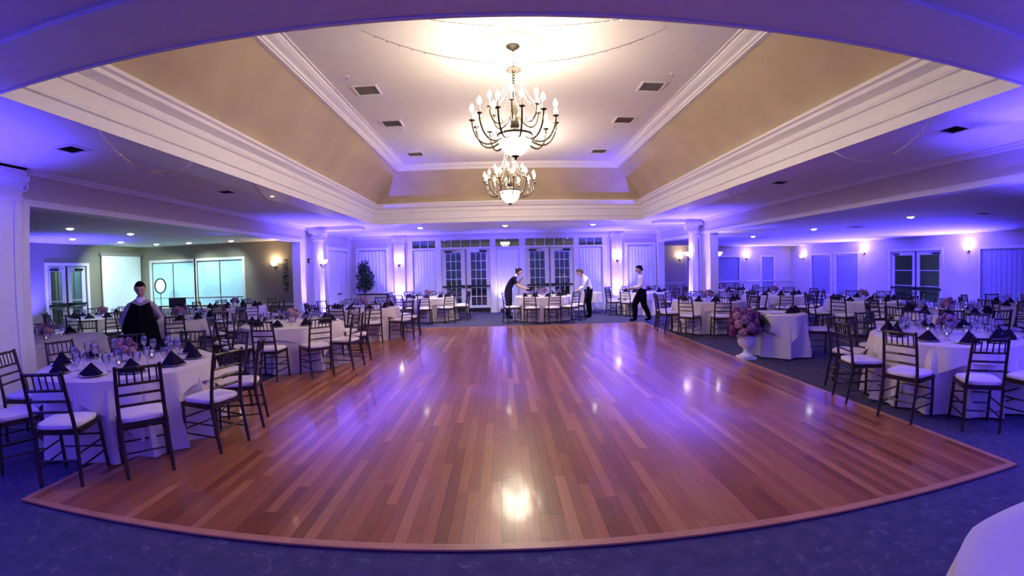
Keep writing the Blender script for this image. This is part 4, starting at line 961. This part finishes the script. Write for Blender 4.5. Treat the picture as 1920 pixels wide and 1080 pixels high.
for i in range(26):
    o = obj('leaf', leaf_me, 'leaf_green', t_); z = 2.12 - i * 0.041; o.location = (0, -0.025, z); s_ = rnd.uniform(0.09, 0.15); o.scale = (s_, s_, s_); o.rotation_euler = (PI / 2 + rnd.uniform(-0.3, 0.3), rnd.uniform(-0.8, 0.8) + (0 if i % 2 else PI), 0)
t_ = thing('sconce_box', 'small dark box standing in for an unlit sconce on the left post', 'wall box', (XL, 13.0, 2.04), -PI / 2)  # made-up box in place of a sconce seen edge-on
MB().box(-0.05, 0.05, 0, 0.05, -0.07, 0.07).build('case', 'black_metal', t_)
MB().ball((0, 0.055, -0.02), 0.03).build('pale_knob', 'porcelain', t_, True)
# folding tray stand with white tray cloth beside the right sidelight
t_ = thing('tray_stand', 'folding waiter tray stand under a white cloth behind the waitress', 'tray stand', (3.15, 15.6, 0))
for y in (-0.2, 0.2):
    MB().tube([(-0.25, y, 0), (0.22, y, 0.72)], 0.012, 6).build('leg', 'steel', t_); MB().tube([(0.25, y + 0.03, 0), (-0.22, y + 0.03, 0.72)], 0.012, 6).build('leg', 'steel', t_)
MB().lathe([(0, 0.73), (0.32, 0.73), (0.34, 0.76), (0, 0.745)], 20).build('tray', 'black_metal', t_)
cloth_mesh(0.345, 7, 61, hem=0.42, zt=0.77).build('tray_cloth', 'cloth_ivory', t_, True)

# ================================================================== PEOPLE
def skinned(verts, edges, root=0, sub=2):
    me = bpy.data.meshes.new('tmp'); me.from_pydata([v[0] for v in verts], edges, [])
    o = bpy.data.objects.new('tmp', me); C.objects.link(o)
    m_ = o.modifiers.new('skin', 'SKIN'); m_.use_smooth_shade = True; m_.branch_smoothing = 0.6
    for i, v in enumerate(verts):
        d_ = me.skin_vertices[0].data[i]; d_.radius = v[1] if isinstance(v[1], tuple) else (v[1], v[1]); d_.use_root = (i == root)
    s_ = o.modifiers.new('sub', 'SUBSURF'); s_.levels = sub; s_.render_levels = sub
    bpy.context.view_layer.update(); dg = bpy.context.evaluated_depsgraph_get(); ev = o.evaluated_get(dg)
    r = bpy.data.meshes.new_from_object(ev); bpy.data.objects.remove(o); bpy.data.meshes.remove(me); return r
def head_mb(scale=1.0):
    mb = MB(); n, m_ = 24, 18; vs, fs = [], []
    for i in range(m_ + 1):
        ph = -PI / 2 + PI * i / m_
        for k in range(n):
            a = 2 * PI * k / n; x, y, z = math.cos(ph) * math.cos(a), math.cos(ph) * math.sin(a), math.sin(ph)
            X, Y, Z = 0.075 * x, 0.095 * y, 0.118 * z
            if z < -0.1: X *= 1 - 0.28 * (-z - 0.1); Y *= 1 - 0.10 * (-z)
            f = max(0, y) ** 6
            if f > 0.05:
                Y += 0.026 * math.exp(-((X / 0.013) ** 2 + ((Z + 0.018) / 0.022) ** 2)) + 0.010 * math.exp(-((X / 0.010) ** 2 + ((Z - 0.01) / 0.03) ** 2))
                Y -= 0.010 * (math.exp(-(((X - 0.03) / 0.015) ** 2 + ((Z - 0.01) / 0.012) ** 2)) + math.exp(-(((X + 0.03) / 0.015) ** 2 + ((Z - 0.01) / 0.012) ** 2)))
                Y += 0.006 * math.exp(-((X / 0.022) ** 2 + ((Z + 0.058) / 0.008) ** 2)) + 0.010 * math.exp(-((X / 0.025) ** 2 + ((Z + 0.098) / 0.016) ** 2))
            vs.append((X * scale, Y * scale, Z * scale))
    for i in range(m_):
        for k in range(n): k2 = (k + 1) % n; fs.append((i * n + k, i * n + k2, (i + 1) * n + k2, (i + 1) * n + k))
    mb.add(vs, fs)
    for s_ in (-1, 1): mb.ball((s_ * 0.076 * scale, -0.005, 0.0), 0.03 * scale, 8, 6, (0.3, 0.7, 1.0))
    return mb
def person(label, loc, rz, J, wear, hair_mat, hair_style, head_rot=(0, 0, 0), group=None, h=1.0):
    """J overrides joints; wear(name)->material key for a bone"""
    D = dict(pelvis=(0, 0, 0.95), waist=(0, 0.0, 1.08), chest=(0, 0.01, 1.26), collar=(0, 0, 1.40), neck=(0, 0.015, 1.47), chin=(0, 0.03, 1.53))
    for s_, k in ((-1, 'l'), (1, 'r')):
        D.update({'hip' + k: (s_ * 0.085, 0, 0.90), 'thigh' + k: (s_ * 0.095, 0.01, 0.68), 'knee' + k: (s_ * 0.10, 0.02, 0.48), 'calf' + k: (s_ * 0.10, -0.01, 0.32), 'ankle' + k: (s_ * 0.10, -0.02, 0.09), 'heel' + k: (s_ * 0.10, -0.03, 0.045), 'toe' + k: (s_ * 0.115, 0.15, 0.035),
                  'sho' + k: (s_ * 0.165, 0, 1.37), 'uarm' + k: (s_ * 0.205, -0.01, 1.24), 'elb' + k: (s_ * 0.225, -0.02, 1.09), 'fore' + k: (s_ * 0.23, 0.03, 0.97), 'wri' + k: (s_ * 0.235, 0.07, 0.86)})
    D.update(J)
    Rr = dict(pelvis=(0.19, 0.15), waist=(0.17, 0.135), chest=(0.185, 0.145), collar=(0.11, 0.085), neck=0.058, chin=0.052, hip=0.135, thigh=0.118, knee=0.09, calf=0.084, ankle=0.066, heel=0.05, toe=0.042, sho=0.074, uarm=0.058, elb=0.050, fore=0.044, wri=0.034)
    if wear.get('skirt'): Rr['thigh'] = 0.09
    names = list(D); idx = {n_: i for i, n_ in enumerate(names)}
    E_ = [('pelvis', 'waist'), ('waist', 'chest'), ('chest', 'collar'), ('collar', 'neck'), ('neck', 'chin')]
    for k in 'lr': E_ += [('pelvis', 'hip' + k), ('hip' + k, 'thigh' + k), ('thigh' + k, 'knee' + k), ('knee' + k, 'calf' + k), ('calf' + k, 'ankle' + k), ('ankle' + k, 'heel' + k), ('heel' + k, 'toe' + k), ('collar', 'sho' + k), ('sho' + k, 'uarm' + k), ('uarm' + k, 'elb' + k), ('elb' + k, 'fore' + k), ('fore' + k, 'wri' + k)]
    base = lambda n_: n_ if n_ in Rr else n_[:-1]
    body = skinned([(D[n_], Rr[base(n_)]) for n_ in names], [(idx[a], idx[b_]) for a, b_ in E_], idx['pelvis'])
    bm = bmesh.new(); bm.from_mesh(body); bpy.data.meshes.remove(body)
    mats = []
    def mi(k):
        if k not in mats: mats.append(k)
        return mats.index(k)
    pts = []
    for a, b_ in E_:
        for t in (0.0, 0.25, 0.5, 0.75, 1.0): pts.append((Vector(D[a]).lerp(Vector(D[b_]), t), b_ if t >= 0.5 else a))
    for f in bm.faces:
        c = f.calc_center_median(); n_ = min(pts, key=lambda p: (p[0] - c).length_squared)[1]; f.material_index = mi(wear.get(base(n_), 'skin')); f.smooth = True
    # hands: palm plus five bent fingers
    for k in 'lr':
        wv = Vector(D['wri' + k]); dr = (wv - Vector(D['fore' + k])).normalized(); side = dr.cross(Vector((0, 0, 1)))
        side = (side if side.length > 0.1 else Vector((1, 0, 0))).normalized(); nrm = dr.cross(side).normalized()
        palm = MB(); palm.tube([wv - dr * 0.01, wv + dr * 0.03, wv + dr * 0.075, wv + dr * 0.09], [0.022, 0.033, 0.034, 0.022], 8)
        for q, (off, ln) in enumerate(((-0.027, 0.062), (-0.009, 0.075), (0.009, 0.07), (0.027, 0.055))):
            b0 = wv + dr * 0.08 + side * off; palm.tube([b0, b0 + dr * ln * 0.5 + nrm * 0.004, b0 + dr * ln * 0.85 - nrm * 0.014, b0 + dr * ln - nrm * 0.028], [0.0095, 0.009, 0.008, 0.006], 6)
        b0 = wv + dr * 0.03 + side * 0.028; palm.tube([b0, b0 + dr * 0.025 + side * 0.022, b0 + dr * 0.055 + side * 0.026 - nrm * 0.01], [0.012, 0.010, 0.007], 6)
        me = palm.mesh('h', True); tmp = bmesh.new(); tmp.from_mesh(me)
        for f in tmp.faces: f.material_index = mi('skin'); f.smooth = True
        tmp.to_mesh(me); tmp.free(); bm.from_mesh(me); bpy.data.meshes.remove(me)
    # head
    hm = head_mb().mesh('hd', True); HM = Matrix.Translation(Vector(D['chin']) + Euler(head_rot).to_matrix() @ Vector((0, 0.015, 0.085))) @ Euler(head_rot).to_matrix().to_4x4()
    tmp = bmesh.new(); tmp.from_mesh(hm)
    for f in tmp.faces: f.material_index = mi('skin'); f.smooth = True
    tmp.transform(HM); tmp.to_mesh(hm); tmp.free(); bm.from_mesh(hm); bpy.data.meshes.remove(hm)
    for s_ in (-1, 1):
        for mk, rr, cy_, cz, sc_ in (('eye_dark', 0.010, 0.083, 0.010, (1.2, 0.6, 0.7)), (hair_mat, 0.014, 0.088, 0.028, (1.3, 0.4, 0.25))):
            me = MB().ball((s_ * 0.030, cy_, cz), rr, 8, 6, sc_).mesh('e', True); tmp = bmesh.new(); tmp.from_mesh(me)
            for f in tmp.faces: f.material_index = mi(mk); f.smooth = True
            tmp.transform(HM); tmp.to_mesh(me); tmp.free(); bm.from_mesh(me); bpy.data.meshes.remove(me)
    me = bpy.data.meshes.new('person'); bm.to_mesh(me); bm.free()
    for k in mats: me.materials.append(MATS[k])
    o = obj('person', me, None); o.location = loc; o.rotation_euler = (0, 0, rz); o.scale = (h * 1.10, h * 1.12, h)
    tag(o, label, 'person', group)
    # hair cap
    mb = MB(); n, m_ = 24, 14; vs, fs = [], []
    for i in range(m_ + 1):
        ph = -PI / 2 + PI * i / m_
        for k in range(n):
            a = 2 * PI * k / n; x, y, z = math.cos(ph) * math.cos(a), math.cos(ph) * math.sin(a), math.sin(ph)
            inside = (y > 0.05 and z < 0.50 + 0.0 * x) or z < -0.55 or (y > -0.35 and z < -0.05)
            s_ = 0.80 if inside else 1.15 + 0.03 * math.sin(9 * a + 5 * ph)
            vs.append((0.075 * x * s_, 0.095 * y * s_ - 0.004, 0.118 * z * s_ + 0.004))
    for i in range(m_):
        for k in range(n): k2 = (k + 1) % n; fs.append((i * n + k, i * n + k2, (i + 1) * n + k2, (i + 1) * n + k))
    mb.add(vs, fs)
    if hair_style == 'bun': mb.ball((0, -0.105, 0.055), 0.038, 12, 8)
    if hair_style == 'pinned': mb.ball((0, -0.08, 0.03), 0.055, 12, 8, (1.1, 0.7, 1))
    if hair_style == 'thick': mb.ball((0, -0.02, 0.07), 0.085, 14, 9, (0.98, 1.08, 0.75))
    hme = mb.mesh('hair', True); hme.transform(HM); obj('hair', hme, hair_mat, o)
    return o, D
WAITER = {'pelvis': 'cloth_black', 'hip': 'cloth_black', 'thigh': 'cloth_black', 'knee': 'cloth_black', 'calf': 'cloth_black', 'ankle': 'cloth_black', 'heel': 'cloth_black', 'toe': 'cloth_black', 'waist': 'shirt_white', 'chest': 'shirt_white', 'collar': 'shirt_white', 'sho': 'shirt_white', 'uarm': 'shirt_white', 'elb': 'shirt_white', 'fore': 'shirt_white', 'wri': 'skin'}
# waiter walking left on the right side of the hall
o, D = person('person in white shirt and black trousers walking left past the rear right table', (4.13, 12.95, 0), 1.25, dict(
    hipl=(-0.085, 0, 0.90), thighl=(-0.095, 0.12, 0.70), kneel=(-0.10, 0.20, 0.52), calfl=(-0.10, 0.18, 0.34), anklel=(-0.10, 0.19, 0.10), heell=(-0.10, 0.17, 0.05), toel=(-0.105, 0.35, 0.055),
    thighr=(0.095, -0.04, 0.68), kneer=(0.10, -0.06, 0.49), calfr=(0.10, -0.14, 0.33), ankler=(0.10, -0.21, 0.11), heelr=(0.10, -0.24, 0.06), toer=(0.11, -0.07, 0.035),
    elbl=(-0.235, 0.02, 1.10), forel=(-0.20, 0.15, 1.06), wril=(-0.16, 0.27, 1.04), elbr=(0.235, 0.02, 1.10), forer=(0.20, 0.14, 1.07), wrir=(0.15, 0.26, 1.05)), WAITER, 'hair_dark', 'thick', (-0.25, 0, 0.15), None, 0.96)
MB().tube([(0.052 * math.cos(a), 0.012 + 0.048 * math.sin(a), 1.455) for a in [2 * PI * i / 16 for i in range(17)]], 0.016, 6).build('bow_tie_band', 'cloth_black', o, True)
# waitress bending to the table from the right, facing left
o, D = person('person in white blouse and black trousers, head bowed, right of the tended table', (2.80, 14.45, 0), 1.45, dict(
    waist=(0, 0.01, 1.07), chest=(0, 0.06, 1.24), collar=(0, 0.10, 1.37), neck=(0, 0.15, 1.43), chin=(0, 0.20, 1.475), shol=(-0.16, 0.09, 1.34), shor=(0.16, 0.09, 1.34), uarml=(-0.20, 0.12, 1.21), uarmr=(0.20, 0.12, 1.21),
    elbl=(-0.215, 0.14, 1.07), forel=(-0.19, 0.25, 1.0), wril=(-0.15, 0.36, 0.93), elbr=(0.215, 0.14, 1.07), forer=(0.19, 0.25, 1.0), wrir=(0.15, 0.36, 0.93)), WAITER, 'hair_brown', 'pinned', (-0.55, 0, 0), None, 0.955)
MB().tube([(0.055 * math.cos(a), 0.14 + 0.048 * math.sin(a), 1.42 - 0.02 * math.sin(a)) for a in [2 * PI * i / 16 for i in range(17)]], 0.015, 6).build('bow_tie_band', 'cloth_black', o, True)
# waitress in dark top leaning over the table from the left
NAVY = {k: 'cloth_navy' for k in ('pelvis', 'hip', 'thigh', 'knee', 'calf', 'waist', 'chest', 'collar', 'sho', 'uarm')}; NAVY.update(ankle='cloth_black', heel='cloth_black', toe='cloth_black')
o, D = person('person in dark short-sleeved top leaning over the tended table from the left', (0.16, 14.75, 0), -1.5, dict(
    waist=(0, 0.03, 1.09), chest=(0, 0.12, 1.27), collar=(0, 0.20, 1.40), neck=(0, 0.26, 1.46), chin=(0, 0.30, 1.51), shol=(-0.155, 0.18, 1.36), shor=(0.155, 0.18, 1.36), uarml=(-0.19, 0.22, 1.24), uarmr=(0.19, 0.22, 1.24),
    elbl=(-0.21, 0.28, 1.14), forel=(-0.19, 0.36, 1.22), wril=(-0.16, 0.42, 1.31), elbr=(0.21, 0.28, 1.12), forer=(0.19, 0.42, 1.06), wrir=(0.16, 0.56, 1.02)), NAVY, 'hair_dark', 'bun', (-0.35, 0, 0), None, 0.965)
st = obj('folded_napkin', napk[0], 'napkin_plum'); st.location = (0.16 + 0.70, 14.75 - 0.08, 0.955); st.rotation_euler = (0.9, 0, 0.4); tag(st, 'dark napkin held in the hand of the person leaning from the left', 'napkin')
# waiter at the opening to the left room, facing the camera, holding a black apron
BACKLIT = dict(WAITER); BACKLIT.update({k: 'shirt_backlit' for k in ('collar', 'sho', 'uarm', 'elb', 'fore')}); BACKLIT.update(waist='cloth_black', chest='cloth_black', neck='shirt_white')  # sleeves take the shirt tone darkened for backlighting
yw = math.atan2(-5.75, -5.55) - PI / 2
o, D = person('person in pale shirt holding a black jacket before the chest, behind the foremost left table', (-5.45, 5.80, 0), -2.42 - 0.0, dict(
    shol=(-0.155, 0, 1.355), shor=(0.155, 0, 1.355), uarml=(-0.22, 0.02, 1.22), uarmr=(0.22, 0.02, 1.22), elbl=(-0.29, 0.06, 1.10), elbr=(0.29, 0.06, 1.10), forel=(-0.22, 0.16, 1.05), forer=(0.22, 0.16, 1.05), wril=(-0.13, 0.22, 1.06), wrir=(0.13, 0.22, 1.06)), BACKLIT, 'hair_dark', 'short', (-0.3, 0, 0), None, 0.915)
mb = MB(); vs, fs = [], []; nx, nz = 14, 14
for j in range(nz + 1):
    t = j / nz
    for i in range(nx + 1):
        u = i / nx * 2 - 1; wdt = 0.13 + 0.10 * min(1, t * 2.5) + 0.04 * t
        vs.append((u * wdt + 0.02 * math.sin(5 * t), 0.27 + 0.09 * min(1, t * 3) - 0.10 * u * u + 0.02 * math.sin(7 * u + 3 * t) - 0.03 * t, 1.37 - 0.84 * t + 0.05 * (abs(u) - 0.4) * (1 - t)))
k0 = len(vs); vs += [(x, y - 0.05, z) for x, y, z in vs]
for j in range(nz):
    for i in range(nx):
        a = j * (nx + 1) + i; fs.append((a, a + 1, a + nx + 2, a + nx + 1)); fs.append((k0 + a, k0 + a + nx + 1, k0 + a + nx + 2, k0 + a + 1))
for i in range(nx): fs.append((i, k0 + i, k0 + i + 1, i + 1)); a = nz * (nx + 1) + i; fs.append((a, a + 1, k0 + a + 1, k0 + a))
for j in range(nz): a = j * (nx + 1); fs.append((a, a + nx + 1, k0 + a + nx + 1, k0 + a)); a += nx; fs.append((a, k0 + a, k0 + a + nx + 1, a + nx + 1))
jk = mb.add(vs, fs).build('jacket', 'cloth_black', None, True); jk.location = o.location; jk.rotation_euler = o.rotation_euler; jk.scale = o.scale
tag(jk, 'black jacket hanging from the hands of the person behind the foremost left table', 'jacket')
